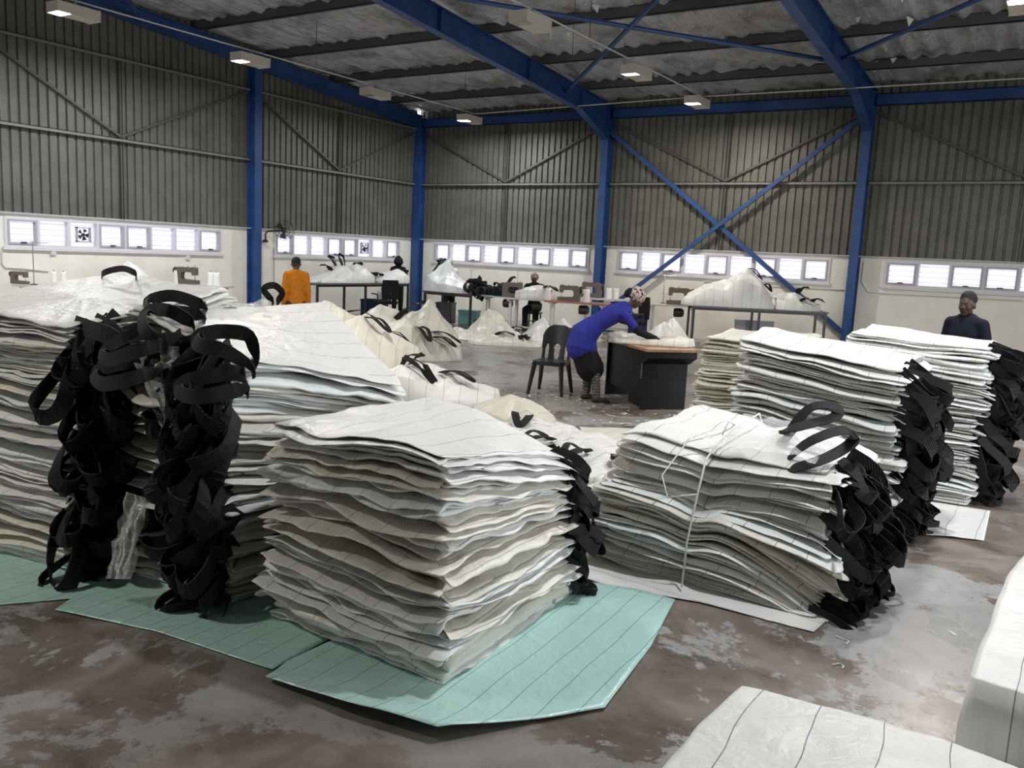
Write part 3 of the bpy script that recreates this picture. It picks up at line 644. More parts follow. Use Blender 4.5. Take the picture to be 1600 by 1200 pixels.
sheet('mint_sheet', 'mint green woven sheet under the left stacks, in shadow', [(9.9, -17.35), (11.79, -17.56), (11.98, -17.30), (12.05, -17.42), (12.59, -17.27), (13.27, -17.20), (13.22, -16.1), (12.2, -15.9), (9.9, -16.0)], 'mint_sheet', 0.004, 0.004, 5, uvrot=0.06)
def lift2(xy):
    e = np.clip(((xy[:, 0]-13.9)*0.35 - (xy[:, 1]+16.95)), 0, 1)
    return 0.05*np.clip(e/0.3, 0, 1)**1.5
sheet('mint_sheet', 'large pale mint woven sheet under the front stack', [(13.32, -17.28), (13.75, -17.26), (14.13, -17.20), (14.52, -16.63), (14.44, -16.0), (14.32, -15.42), (14.1, -15.42), (13.81, -15.50), (13.3, -15.9), (13.27, -17.12)], 'mint_sheet', 0.008, 0.005, 8, uvrot=0.05, lift=lift2)
sheet('white_sheet', 'long white woven sheet under the tied bundle', [(13.62, -15.42), (13.99, -15.47), (14.44, -15.36), (15.01, -15.35), (15.03, -15.16), (15.0, -14.1), (13.6, -14.1)], 'bag_white', 0.004, 0.006, 9, uvrot=1.5)
sheet('white_sheet', 'small white sheet on the floor beside the rear black loops', [(15.15, -13.3), (15.40, -13.17), (15.58, -13.10), (15.56, -12.22), (15.1, -12.3)], 'bag_white', 0.004, 0.008, 10)
sheet('cream_sheet', 'flat cream sheet lying beyond the tied bundle', fl2((905, 668), (1000, 672), (1060, 690), (1000, 730), (930, 725)), 'bag_cream', 0.004, 0.010, 12)

def heap(name, label, loc, rz, lx, ly, peaks, mt, seed, z0=0.0, n=60, crease=0.05, cat='bag', group=None, th=0.03, rough=0.09, rnd=0.18):
    """a slack bag dropped in a heap: cloth hung over a few peaks, with sharp folds"""
    s = np.linspace(-1, 1, n); S_, T_ = np.meshgrid(s, s, indexing='ij'); rad = np.maximum(np.abs(S_), np.abs(T_))
    ang = np.arctan2(T_, S_)
    k = 1 + rough*vn(np.cos(ang)*2.2, np.sin(ang)*2.2, seed)*1.2*rad + 0.66*rough*vn(np.cos(ang)*6, np.sin(ang)*6, seed+1)*rad
    rr = np.hypot(S_, T_); k = k*(1 - rnd*np.clip(rr-1.0, 0, 1)/0.414)
    X = S_*lx/2*k; Y = T_*ly/2*k
    wx = X + 0.10*vn(X*3, Y*3, seed+2); wy = Y + 0.10*vn(X*3, Y*3, seed+3)
    Z = np.full_like(X, th); rn = np.random.RandomState(seed)
    for (ps, pt, h, sl) in peaks:
        a = rn.uniform(0, 3.14); dx_, dy_ = wx-ps*lx/2, wy-pt*ly/2; u1 = np.abs(dx_*math.cos(a)+dy_*math.sin(a)); u2 = np.abs(-dx_*math.sin(a)+dy_*math.cos(a))
        d = np.maximum(0.30*u1 + 1.05*u2, 0.95*u1); d = d + 0.35*(1-np.exp(-d*2.5))*(d > 0)*0.25; Z = np.maximum(Z, h*(1-0.06*crease/0.05) - sl*0.85*np.sqrt(d*d+0.004))
    for q in range(6):
        a = rn.uniform(0, 3.14); fq = rn.uniform(2.0, 5.5); u = (wx*math.cos(a)+wy*math.sin(a))*fq + rn.uniform(0, 1)
        Z = Z + crease*0.35*(np.abs(u-np.round(u))*2-0.5)*np.clip(1.15-rad, 0, 1)
    edge_f = np.clip(1.1-rad, 0, 1); a = rn.uniform(0, 3.14); w1 = X*math.cos(a)+Y*math.sin(a); w2 = -X*math.sin(a)+Y*math.cos(a)
    Z = Z + crease*0.4*vn(X*9, Y*9, seed+5)*edge_f
    if crease > 0.02: Z = Z + edge_f*(1.1*crease*(np.abs(vl(w1*4.5, w2*1.3, seed+6))-0.35) + 0.8*crease*(np.abs(vl(w2*5.5+w1*2, w1*1.1, seed+8))-0.35) + 0.35*crease*vl(w1*13, w2*5, seed+9))
    Z = np.maximum(Z, th*0.6); edge = rad > 0.999; Z = np.where(edge, th*0.5, Z)
    i_ = np.arange(n*n).reshape(n, n); v = np.stack([X, Y, Z], -1).reshape(-1, 3)
    f = np.stack([i_[:-1, :-1], i_[1:, :-1], i_[1:, 1:], i_[:-1, 1:]], -1).reshape(-1, 4).tolist()
    v2 = v.copy(); v2[:, 2] = 0.0; f2 = [tuple(q+n*n for q in a)[::-1] for a in f]
    rim = list(i_[:, 0]) + list(i_[-1, 1:]) + list(i_[-2::-1, -1]) + list(i_[0, -2:0:-1]); m_ = len(rim)
    side = [(int(rim[j]), int(rim[j]+n*n), int(rim[(j+1) % m_]+n*n), int(rim[(j+1) % m_])) for j in range(m_)]
    uv = np.stack([X.ravel()+seed, Y.ravel()], 1)
    root = thing(name, label, cat, (loc[0], loc[1], z0), rz, group)
    obj('body', mesh(name+'_body', np.concatenate([v, v2]), [tuple(a) for a in f]+f2+side, mt, True, np.concatenate([uv, uv])), root)
    root['_'] = 0; del root['_']
    Zf = Z
    def height(x, y):
        i = int(np.clip(round((x/(lx/2)+1)/2*(n-1)), 0, n-1)); j = int(np.clip(round((y/(ly/2)+1)/2*(n-1)), 0, n-1)); return float(Zf[i, j])
    return root, height
def ribbon(pts, w=0.06, th=0.006, nrm=(0, 0, 1), tw=None):
    """flat webbing band along smooth points; nrm = the face normal, tw = per-point twist"""
    P0 = [np.array(p, float) for p in pts]; P = []
    for i in range(len(P0)-1):
        a = P0[max(i-1, 0)]; b = P0[i]; c = P0[i+1]; d = P0[min(i+2, len(P0)-1)]
        for k in range(5):
            t = k/5; P.append(0.5*((2*b)+(c-a)*t+(2*a-5*b+4*c-d)*t*t+(3*b-a-3*c+d)*t**3))
    P.append(P0[-1]); n = len(P); v = []; f = []
    for i, p in enumerate(P):
        d = P[min(i+1, n-1)]-P[max(i-1, 0)]; d = d/(np.linalg.norm(d)+1e-9); nn = np.array(nrm, float)
        ang = (tw or 0)*i/n; sd = np.cross(d, nn); sd = sd/(np.linalg.norm(sd)+1e-9); n2 = np.cross(sd, d)
        s2 = sd*math.cos(ang)+n2*math.sin(ang); n2 = np.cross(s2, d)
        for a, b in ((-1, -1), (1, -1), (1, 1), (-1, 1)): v.append(p + s2*w/2*a + n2*th/2*b)
    for i in range(n-1):
        for k in range(4): f.append((4*i+k, 4*i+(k+1) % 4, 4*i+4+(k+1) % 4, 4*i+4+k))
    f += [(3, 2, 1, 0), (4*n-4, 4*n-3, 4*n-2, 4*n-1)]
    return v, f
def band(root, pts, w=0.065, nrm=(0, 0, 1), tw=None):
    v, f = ribbon(pts, w, 0.005, nrm, tw); return obj('strap', mesh('strap', v, f, 'webbing'), root)
def loose_straps(root, hf, specs):
    """lifting loops lying on or standing out of a slack bag: (x, y, heading, length, rise)"""
    for (x, y, a, l, up) in specs:
        c, s = math.cos(a), math.sin(a); z = hf(x, y)+0.015; up = max(up, 0.07); l *= 1.25; e = max(hf(x+c*l, y+s*l), z*0.5)+up
        side = np.array([-s, c, 0])*0.07
        p0 = np.array([x, y, z]); p1 = np.array([x+c*l, y+s*l, max(e, z*0.4)+0.03])
        band(root, [p0-side*0.6, p0*0.5+p1*0.5-side+np.array([0, 0, 0.07]), p1-side*0.3, p1+side*0.3+np.array([0, 0, 0.01]), p0*0.5+p1*0.5+side+np.array([0, 0, 0.05]), p0+side*0.6], 0.068, (c*0.7, s*0.7, 0.7))
RZ = YAW
# loose bags in the middle of the hall
b, hf = heap('slack_bag', 'cream slack bag with raised panel in the heap on open floor', (5.75, -4.75), RZ, 2.0, 1.2, [(0.1, 0.3, 0.72, 1.1), (-0.5, -0.1, 0.26, 0.5), (0.5, -0.3, 0.40, 0.8)], 'bag_cream', 101, crease=0.07)
loose_straps(b, hf, [(0.25, -0.45, -0.4, 0.3, 0), (-0.2, 0.35, 1.2, 0.25, 0.1), (0.5, 0.1, 0.2, 0.22, 0.12)])
b, hf = heap('slack_bag', 'white slack bag with hanging black straps in the heap on open floor', (7.0, -4.35), RZ, 1.7, 1.1, [(-0.15, 0.2, 0.62, 1.2), (0.45, 0.1, 0.66, 1.3), (0.1, -0.5, 0.3, 0.7)], 'bag_white', 102, crease=0.07)
loose_straps(b, hf, [(-0.45, -0.15, -1.4, 0.3, 0), (0.1, -0.1, -1.3, 0.28, 0), (0.45, -0.2, -1.1, 0.25, 0.05), (-0.2, 0.3, 2.8, 0.2, 0.1)])
b, hf = heap('slack_bag', 'flat cream bag folded on the floor before the heap', (6.75, -5.45), RZ, 1.4, 0.7, [(0.1, 0.0, 0.16, 0.2), (-0.6, 0.3, 0.2, 0.3)], 'bag_cream', 103, crease=0.05)
loose_straps(b, hf, [(0.3, 0.1, 1.4, 0.2, 0.06)])
# loose bags behind the left stacks
b, hf = heap('slack_bag', 'cream slack bag with strap behind the long white top sheet', (7.9, -11.0), RZ, 1.7, 1.2, [(-0.5, 0.3, 1.15, 0.7), (0.2, -0.3, 0.95, 0.7), (0.4, 0.2, 0.85, 0.7)], 'bag_cream', 104, crease=0.07)
loose_straps(b, hf, [(-0.15, 0.2, 0.3, 0.3, 0.12), (0.2, -0.1, -0.6, 0.3, 0.0), (0.35, 0.35, 0.6, 0.3, 0.0)])
b, hf = heap('slack_bag', 'cream peaked bag with thick black strap behind the left stacks', (6.7, -8.5), RZ, 1.9, 1.3, [(-0.35, 0.0, 1.0, 0.9), (0.35, 0.3, 1.12, 1.2), (0.05, -0.5, 0.8, 0.7)], 'bag_cream', 105, crease=0.07)
loose_straps(b, hf, [(-0.1, -0.3, 0.5, 0.36, 0.15), (0.5, -0.3, -0.2, 0.35, 0.0), (0.55, -0.5, -0.5, 0.3, 0.0), (0.3, -0.5, -0.9, 0.25, 0.0)])
b, hf = heap('slack_bag', 'white slack bag with two black straps nearest the chair', (9.55, -11.35), RZ, 1.6, 1.3, [(-0.1, 0.2, 0.42, 0.45), (0.4, -0.2, 0.3, 0.4), (-0.4, -0.4, 0.5, 0.6)], 'bag_white', 106, crease=0.05)
loose_straps(b, hf, [(-0.4, 0.25, -0.9, 0.32, 0.02), (0.1, -0.1, -0.5, 0.34, 0.08), (0.05, -0.35, 2.9, 0.3, 0.05)])
b, hf = heap('slack_bag', 'white bag draped behind the front stack with black loops along it', (12.15, -12.95), RZ-1.0, 2.2, 0.95, [(-0.5, 0.0, 0.34, 0.35), (0.2, 0.1, 0.30, 0.35), (0.7, 0.0, 0.22, 0.4)], 'bag_white', 107, crease=0.06)
loose_straps(b, hf, [(-0.1, -0.2, -1.4, 0.25, 0.05), (0.25, -0.2, -1.6, 0.25, 0.05), (0.6, -0.1, -1.2, 0.25, 0.05), (0.9, 0.0, -0.3, 0.2, 0.05)])
b, hf = heap('slack_bag', 'cream folded bag end poking up behind the front stack', (11.45, -12.55), RZ-0.9, 0.8, 0.6, [(0.0, 0.0, 0.46, 0.6), (0.5, 0.2, 0.3, 0.5)], 'bag_beige', 108, crease=0.04)
loose_straps(b, hf, [(0.3, -0.1, -0.8, 0.2, 0.0)])
# white bags at the lower right, nearest the viewer
b, hf = heap('slack_bag', 'white striped bag bulging into the bottom edge of the picture', (15.52, -17.30), 0.02, 0.98, 1.32, [(0.0, 0.2, 0.36, 0.08), (0.2, -0.4, 0.37, 0.06)], 'bag_white', 109, n=70, crease=0.012, th=0.26, rough=0.02, rnd=0.10)
b, hf = heap('slack_bag', 'big white striped bag cut by the right edge of the picture', (16.53, -15.35), -0.06, 1.6, 1.9, [(0.1, 0.2, 0.46, 0.10), (-0.3, -0.4, 0.42, 0.10)], 'bag_white', 110, n=70, crease=0.012, th=0.34, rough=0.01, rnd=0.04)
sheet('white_sheet', 'corner of white sheet under the bag at the right edge', [(15.52, -16.55), (15.64, -16.2), (15.9, -16.3), (15.95, -17.1), (15.6, -17.2)], 'bag_white', 0.006, 0.012, 13)
# big lifting loops lying over the shoulders of the left stacks and the bundle
def shoulder_loop(bag, pts, w=0.068, nrm=(0.25, -0.97, 0.1)):
    """pts: photo pixel + depth plane y of a loop's centre line; the band stands on edge"""
    c = np.array(bag.location); pts = [(pts[0][0], pts[0][1]+7, pts[0][2]+0.22)] + pts + [(pts[-1][0], pts[-1][1]+7, pts[-1][2]+0.22)]; P_ = [hit(x, y, 1, yy)-c for x, y, yy in pts]   # both ends run back into the bag
    v, f = ribbon(P_, w, 0.006, nrm); v = np.array(v); obj('strap', mesh('strap', v, f, 'webbing'), bag)
a1, a2, bb = st_l.bags, st_m.bags, st_b.bags
shoulder_loop(a1[-1], [(318, 478, -16.35), (270, 462, -16.42), (232, 470, -16.5), (228, 482, -16.62), (262, 486, -16.66), (316, 492, -16.6)])
shoulder_loop(a1[-2], [(300, 505, -16.75), (262, 485, -16.82), (226, 488, -16.95), (224, 512, -17.02), (246, 532, -17.0), (280, 524, -16.9)])
shoulder_loop(a1[-3], [(235, 520, -16.85), (195, 528, -16.98), (160, 552, -17.1), (172, 562, -17.16), (215, 548, -17.15), (250, 540, -17.05)])
shoulder_loop(a1[-4], [(240, 565, -16.9), (190, 568, -17.02), (148, 582, -17.14), (160, 600, -17.2), (205, 592, -17.18), (250, 578, -17.05)])
shoulder_loop(a2[-1], [(398, 560, -16.75), (388, 525, -16.82), (345, 518, -16.9), (308, 526, -16.98), (312, 540, -17.04), (350, 548, -17.0), (394, 575, -16.85)])
shoulder_loop(a2[-2], [(380, 582, -16.85), (340, 586, -16.95), (290, 596, -17.04), (280, 612, -17.1), (305, 620, -17.12), (350, 614, -17.05), (385, 606, -16.95)])
shoulder_loop(a1[-1], [(160, 428, -16.1), (175, 422, -16.1), (195, 420, -16.1), (212, 428, -16.1)], 0.04)
shoulder_loop(a2[-1], [(425, 470, -15.0), (412, 452, -15.02), (428, 446, -15.04), (441, 458, -15.02), (433, 472, -15.0)], 0.05)
shoulder_loop(bb[-1], [(1225, 690, -14.5), (1262, 640, -14.5), (1300, 634, -14.5), (1306, 650, -14.55), (1260, 664, -14.6), (1228, 672, -14.6)], 0.068, (0.1, -0.5, 0.86))
shoulder_loop(bb[-1], [(1225, 722, -14.75), (1265, 690, -14.8), (1318, 672, -14.75), (1332, 690, -14.7), (1290, 716, -14.85), (1232, 735, -14.9)], 0.068, (0.1, -0.5, 0.86))
# clear liners spilling from the left stacks and over the bundle
def liner(label, pts, seed, amp=0.03):
    Q = np.array(pts, float).reshape(2, 2, 3); n = 18; a = np.linspace(0, 1, n); S_, T_ = np.meshgrid(a, a, indexing='ij')
    p = Q[0, 0]*((1-S_)*(1-T_))[..., None] + Q[1, 0]*(S_*(1-T_))[..., None] + Q[0, 1]*((1-S_)*T_)[..., None] + Q[1, 1]*(S_*T_)[..., None]
    nn = np.cross(Q[1, 0]-Q[0, 0], Q[0, 1]-Q[0, 0]); nn /= np.linalg.norm(nn)
    d = amp*(np.abs(vn(S_*5, T_*5, seed))*1.4 + 0.6*vn(S_*11, T_*11, seed+1)); p = p + nn*d[..., None]
    q = p - nn*0.0012; i_ = np.arange(n*n).reshape(n, n); c = p.reshape(-1, 3).mean(0)
    f = [tuple(x) for x in np.stack([i_[:-1, :-1], i_[1:, :-1], i_[1:, 1:], i_[:-1, 1:]], -1).reshape(-1, 4).tolist()]
    f2 = [tuple(x+n*n for x in a_)[::-1] for a_ in f]
    return tag(obj('plastic_liner', mesh('plastic_liner', np.concatenate([p.reshape(-1, 3), q.reshape(-1, 3)])-c, f+f2, 'liner', True), None, tuple(c)), label, 'plastic')
liner('clear crumpled liner between the two columns of black loops, upper', [(11.98, -16.98, 1.2), (12.3, -17.02, 0.85), (12.25, -16.9, 1.24), (12.38, -17.0, 0.9)], 1)
liner('clear crumpled liner between the two columns of black loops, lower', [(12.05, -17.05, 0.50), (12.12, -17.22, 0.12), (12.2, -17.05, 0.5), (12.28, -17.2, 0.15)], 2, 0.03)
liner('clear shiny liner over the long white top sheet', [(11.55, -16.7, 1.40), (12.1, -16.75, 1.34), (11.2, -15.4, 1.36), (11.9, -15.9, 1.24)], 3, 0.035)
liner('clear shiny liner on top of the tied bundle', [(14.25, -15.0, 0.80), (14.85, -14.95, 0.77), (14.25, -14.3, 0.86), (14.85, -14.3, 0.83)], 4, 0.03)
# twine round the bundle
tw = [(14.30, -15.28, 0.03), (14.27, -15.17, 0.25), (14.30, -15.16, 0.5), (14.30, -15.06, 0.70), (14.30, -14.7, 0.80), (14.32, -14.2, 0.84), (14.34, -13.98, 0.6), (14.34, -14.0, 0.05)]
tag(MB().tube(tw, 0.0055, 6).build('twine', 'paper', None, True), 'white twine tied round the bundle, the outer strand', 'twine')
tw = [(14.30, -15.16, 0.52), (14.15, -15.2, 0.48), (14.08, -15.13, 0.58), (14.16, -15.0, 0.76), (14.28, -14.85, 0.80), (14.33, -14.78, 0.83), (14.36, -14.8, 0.86), (14.32, -14.8, 0.87), (14.31, -14.85, 0.80)]
tag(MB().tube(tw, 0.0045, 6).build('twine', 'paper', None, True), 'loose loop of white twine knotted on the bundle', 'twine')
# thread ends and paper scraps swept about the floor: nobody could count them
rs = np.random.RandomState(5); sc_ = MB()
for cx, cy, sd, k in ((10.75, -10.0, 0.35, 90), (11.6, -11.0, 0.5, 50), (12.3, -10.4, 0.35, 40), (15.7, -13.8, 0.6, 6), (9, -8, 2.5, 60), (6, -3.6, 2.0, 80)):
    for _ in range(k):
        x, y = cx+rs.randn()*sd, cy+rs.randn()*sd; a = rs.uniform(0, 6.28); l = rs.uniform(0.008, 0.03) if rs.rand() < 0.8 else rs.uniform(0.04, 0.07); w_ = rs.uniform(0.003, 0.012); c, s_ = math.cos(a), math.sin(a)
        sc_.add([(x-c*l-s_*w_, y-s_*l+c*w_, 0.002), (x+c*l-s_*w_, y+s_*l+c*w_, 0.006), (x+c*l+s_*w_, y+s_*l-c*w_, 0.002), (x-c*l+s_*w_, y-s_*l-c*w_, 0.004)], [(0, 1, 2, 3)])
tag(sc_.build('floor_scraps', 'paper'), 'white paper and thread scraps strewn over the concrete floor', 'scraps', None, 'stuff')
for lb, pts in (('long white thread lying on the floor beyond the front stack', [(940, 661), (980, 662), (1030, 668), (1075, 670)]), ('short curl of white thread on the floor before the bundle', [(1305, 995), (1318, 1000), (1326, 1003), (1322, 1008)]), ('small white thread knot on the worn floor at the right', [(1300, 1040), (1312, 1038), (1318, 1042), (1316, 1046)])):
    tag(MB().tube([tuple(hit(x, y, 2, 0.0)[:2]) + (0.004,) for x, y in pts], 0.004, 5).build('thread', 'paper'), lb, 'thread')

# ------------------------------------------------------------------ furniture and machines
def table(name, label, loc, rz, lx, ly, h, top, leg, group=None, rail=True, mids=0, t=0.03, lw=0.045):
    o = thing(name, label, 'table', loc, rz, group)
    MB().box(-lx/2, lx/2, -ly/2, ly/2, h-t, h).build('tabletop', top, o)
    xs_ = [-lx/2+0.05, lx/2-0.05] + [-lx/2+0.05+(lx-0.1)*(k+1)/(mids+1) for k in range(mids)]
    for x in xs_:
        for y in (-ly/2+0.05, ly/2-0.05): MB().box(x-lw/2, x+lw/2, y-lw/2, y+lw/2, 0, h-t).build('leg', leg, o)
    if rail:
        for y in (-ly/2+0.05, ly/2-0.05): MB().box(-lx/2+0.05, lx/2-0.05, y-0.015, y+0.015, h-t-0.05, h-t).build('rail', leg, o)
    return o
def sewing_table(label, loc, rz, top='grey_top', lx=1.1, ly=0.5, h=0.82):
    o = thing('sewing_table', label, 'table', loc, rz, 'sewing tables along the walls')
    MB().box(-lx/2, lx/2, -ly/2, ly/2, h-0.035, h).build('tabletop', top, o)
    for s in (-1, 1):
        MB().box(s*lx*0.40-0.03, s*lx*0.40+0.03, -0.03, 0.03, 0.05, h-0.035).box(s*lx*0.40-0.03, s*lx*0.40+0.03, -ly/2+0.02, ly/2-0.02, 0.0, 0.05).box(s*lx*0.40-0.03, s*lx*0.40+0.03, -ly/2+0.06, ly/2-0.06, h-0.08, h-0.035).build('leg', 'machine_white', o)
    MB().box(-lx*0.4, lx*0.4, -0.02, 0.02, 0.12, 0.16).build('cross_bar', 'machine_white', o)
    MB().box(-0.2, 0.15, -0.12, 0.12, 0.07, 0.09).build('treadle', 'dark_metal', o)
    MB().lathe([(0.02, 0), (0.09, 0.01), (0.10, 0.05), (0.10, 0.17), (0.07, 0.22), (0.02, 0.23)], n=14).xform(lambda p: (p[2]+0.02, p[0]+0.02, p[1]+h-0.17)).build('motor', 'dark_metal', o)
    return o
def sewing_machine(label, loc, rz, mt='machine', sc=1.0):
    """industrial bag-closing head: bed, upright, arm and needle head in one C, with handwheel, needle bar and presser foot"""
    o = thing('sewing_machine', label, 'sewing machine', loc, rz, 'sewing machines'); o.scale = (sc,)*3
    c = [(-0.24, 0.0), (0.24, 0.0), (0.24, 0.07), (0.23, 0.09), (-0.02, 0.09), (0.02, 0.10), (0.06, 0.14), (0.075, 0.20), (0.03, 0.235), (-0.05, 0.24), (-0.09, 0.235), (-0.10, 0.17), (-0.17, 0.17), (-0.19, 0.20), (-0.19, 0.31), (-0.17, 0.335), (-0.04, 0.345), (0.10, 0.34), (0.18, 0.31), (0.22, 0.25), (0.235, 0.12)]
    c = [(-0.25, 0), (0.25, 0), (0.25, 0.28), (0.22, 0.33), (0.16, 0.355), (-0.10, 0.345), (-0.14, 0.36), (-0.20, 0.36), (-0.215, 0.33), (-0.215, 0.19), (-0.15, 0.19), (-0.145, 0.245), (0.06, 0.255), (0.10, 0.235), (0.115, 0.20), (0.115, 0.13), (0.09, 0.10), (-0.25, 0.085)]
    MB().prism(c, 'y', -0.075, 0.075).build('body', mt, o)
    MB().lathe([(0.01, 0), (0.075, 0), (0.08, 0.02), (0.075, 0.045), (0.02, 0.05)], n=16).xform(lambda p: (p[2]+0.25, p[0], p[1]+0.27)).build('handwheel', 'dark_metal', o)
    MB().tube([(-0.18, 0, 0.40), (-0.18, 0, 0.11)], 0.008, 8).build('needle_bar', 'steel', o)
    MB().box(-0.20, -0.155, -0.02, 0.02, 0.09, 0.105).build('presser_foot', 'steel', o)
    MB().lathe([(0.005, 0), (0.022, 0.0), (0.022, 0.03), (0.005, 0.035)], (-0.02, 0, 0.345), 10).build('tension_knob', 'steel', o)
    return o
def cone(label, loc, group='thread cones on the sewing tables', r=0.055, h=0.17):
    o = thing('thread_cone', label, 'thread cone', loc, 0, group)
    MB().lathe([(r*0.98, 0), (r, 0.01), (r*0.86, h*0.9), (r*0.8, h)], n=16).build('yarn', 'cone', o, True)
    MB().lathe([(0.016, h), (0.012, h+0.025)], n=10).build('core', 'cardboard', o)
    return o
def thread_stand(label, loc, rz=0, h=0.75):
    o = thing('thread_stand', label, 'stand', loc, rz, 'thread stands on the sewing tables')
    MB().lathe([(0.06, 0), (0.06, 0.012), (0.012, 0.02)], n=12).build('base', 'dark_metal', o)
    MB().tube([(0, 0, 0.01), (0, 0, h)], 0.009, 6).build('pole', 'steel', o)
    MB().tube([(-0.05, 0, h), (0.25, 0.05, h-0.01)], 0.006, 6).build('arm', 'steel', o)
    MB().tube([(-0.10, 0, 0.22), (0.18, 0, 0.22)], 0.006, 6).build('arm', 'steel', o); return o
# left wall
zt = 0.86
sewing_table('grey sewing table below the left window strip, half hidden by bags', (1.2, -8.3, 0), 0.35, 'grey_top', 1.25, 0.5, zt)
sewing_machine('brown sewing machine standing left of the gable column', (0.98, -8.42, zt), 0.35+math.pi, sc=0.95)
for i, (dx, lb) in enumerate(((-0.45, 'white thread cone left of the machine by the gable column'), (0.30, 'nearer white thread cone right of the machine by the gable column'), (0.42, 'further white thread cone right of the machine by the gable column'))):
    cone(lb, (1.2+dx*math.cos(.35), -8.3+dx*math.sin(.35)-0.05, zt), r=0.085, h=0.26)
sewing_table('grey sewing table hidden behind the tall left stack', (1.35, -11.35, 0), 0.4, 'grey_top', 1.2, 0.5, zt)
thread_stand('thread stand with long arm at the far left wall', (1.1, -11.55, zt), 0.5, 0.72)
sewing_machine('dark low sewing machine at the far left', (0.85, -11.65, zt), 0.4+math.pi, sc=0.6)
for lb, dx in (('left one of two cones beside the far left thread stand', 0.25), ('right one of two cones beside the far left thread stand', 0.42)): cone(lb, (1.1+dx, -11.45+dx*0.42, zt), r=0.045, h=0.24)
sewing_table('grey sewing table under the pale peaked bag at the far left', (1.25, -9.85, 0), 0.4, 'grey_top', 1.0, 0.5, zt)
heap('slack_bag', 'pale peaked bag on a sewing table at the far left wall', (1.2, -9.85), 0.4, 0.8, 0.5, [(0.0, 0.0, 0.50, 0.9), (0.4, 0.0, 0.22, 0.4)], 'bag_pale', 131, zt, crease=0.03)
# long black work tables near the far corner
t1 = table('work_table', 'long dark work table with heaped bags near the man in orange', (1.25, -3.85, 0), math.pi/2, 3.3, 0.8, 0.90, 'table_top', 'dark_metal', mids=1)
t2 = table('work_table', 'dark work table with bags near the far corner column', (3.55, -2.8, 0), 0.0, 1.45, 0.8, 0.80, 'table_top', 'dark_metal', mids=0)
b, hf = heap('slack_bag', 'white bag with upright black loops heaped on the long table', (1.2, -4.35), math.pi/2, 2.1, 0.85, [(0.0, 0.0, 0.5, 0.75), (0.5, 0.1, 0.52, 0.8), (-0.5, 0.0, 0.22, 0.3), (0.75, 0, 0.25, 0.4)], 'bag_white', 120, 0.90, crease=0.06)
loose_straps(b, hf, [(-0.25, 0.0, 2.8, 0.22, 0.22), (0.15, 0.0, 1.6, 0.12, 0.3), (0.55, 0.0, 0.3, 0.25, 0.2), (0.85, -0.2, 0.1, 0.22, 0.05), (-0.05, 0.05, 2.0, 0.15, 0.28)])
b, hf = heap('slack_bag', 'white bag before the man in the bucket hat', (1.4, -2.75), math.pi/2, 1.1, 0.8, [(0.3, 0.0, 0.42, 0.5), (-0.3, 0.0, 0.22, 0.3)], 'bag_white', 121, 0.90, crease=0.04)
loose_straps(b, hf, [(-0.4, -0.1, 3.0, 0.2, 0.08), (-0.4, 0.1, 2.7, 0.2, 0.06), (0.45, -0.15, 0.9, 0.25, 0.1)])
b, hf = heap('slack_bag', 'pale bag standing in a tall peak on the corner table', (3.45, -2.85), 0, 1.45, 0.8, [(-0.35, 0.1, 0.86, 1.5), (0.05, 0.0, 0.55, 0.8), (0.5, 0.0, 0.30, 0.4)], 'bag_pale', 122, 0.80, crease=0.05)
loose_straps(b, hf, [(-0.35, 0.0, 2.6, 0.15, 0.25), (-0.55, -0.1, 0.8, 0.25, 0.05)])
clump = thing('strap_bundle', 'tangled pile of black lifting loops at the end of the corner table', 'straps', (4.32, -3.05, 0.80))
rc_ = random.Random(9)
for k in range(16):
    o = obj('strap', rc_.choice(LOOPS), clump); o.location = (rc_.uniform(-0.25, 0.1), rc_.uniform(-0.15, 0.25), rc_.uniform(0.04, 0.3)); o.rotation_euler = (rc_.uniform(-1, 1), rc_.uniform(-0.6, 0.6), rc_.uniform(-1.2, 1.2)); o.scale = (1.3,)*3
sewing_table('small sewing table under the dark strap bag near the corner', (4.85, -2.75, 0), 0.15, 'grey_top', 0.9, 0.5, 0.80)
b, hf = heap('slack_bag', 'dark navy strap bag lumped beside the tangled loops', (4.85, -2.75), 0.15, 0.8, 0.5, [(-0.2, 0, 0.30, 0.4), (0.4, 0, 0.34, 0.5)], 'navy', 123, 0.80, crease=0.06)
loose_straps(b, hf, [(0.1, 0.0, 0.8, 0.15, 0.16), (-0.15, -0.1, -0.6, 0.2, 0.05)])
# back wall machines
sewing_table('sewing table with white bag left of the red one', (5.75, -2.95, 0), 0.3, 'grey_top', 1.2, 0.55, 0.80)
sewing_machine('brown sewing machine left of the white folded bag', (5.35, -3.1, 0.80), 0.3+math.pi, sc=0.95)
b, hf = heap('slack_bag', 'white bag folded on the table before the seated patterned cap', (5.85, -2.85), 0.3, 1.0, 0.6, [(0.0, 0.0, 0.34, 0.4), (0.4, 0, 0.3, 0.4)], 'bag_white', 124, 0.80, crease=0.04)
loose_straps(b, hf, [(0.2, -0.15, -0.6, 0.3, 0.0)])
sewing_table('red topped sewing table in the middle distance', (7.05, -3.15, 0), 0.3, 'red_top', 1.35, 0.6, 0.82)
sewing_machine('brown sewing machine on the red topped table', (6.85, -3.2, 0.82), 0.3, sc=0.95)
cone('white thread cone at left on the red topped table', (6.45, -3.4, 0.82), r=0.06, h=0.25); cone('white thread cone beside the machine on the red topped table', (7.25, -3.15, 0.82), r=0.075, h=0.27)
sewing_table('grey sewing table behind the red topped one', (6.85, -1.25, 0), 0.3, 'grey_top', 1.35, 0.55, 0.84)
sewing_machine('brown sewing machine before the blue back wall column', (6.42, -1.35, 0.84), 0.3, sc=1.0)
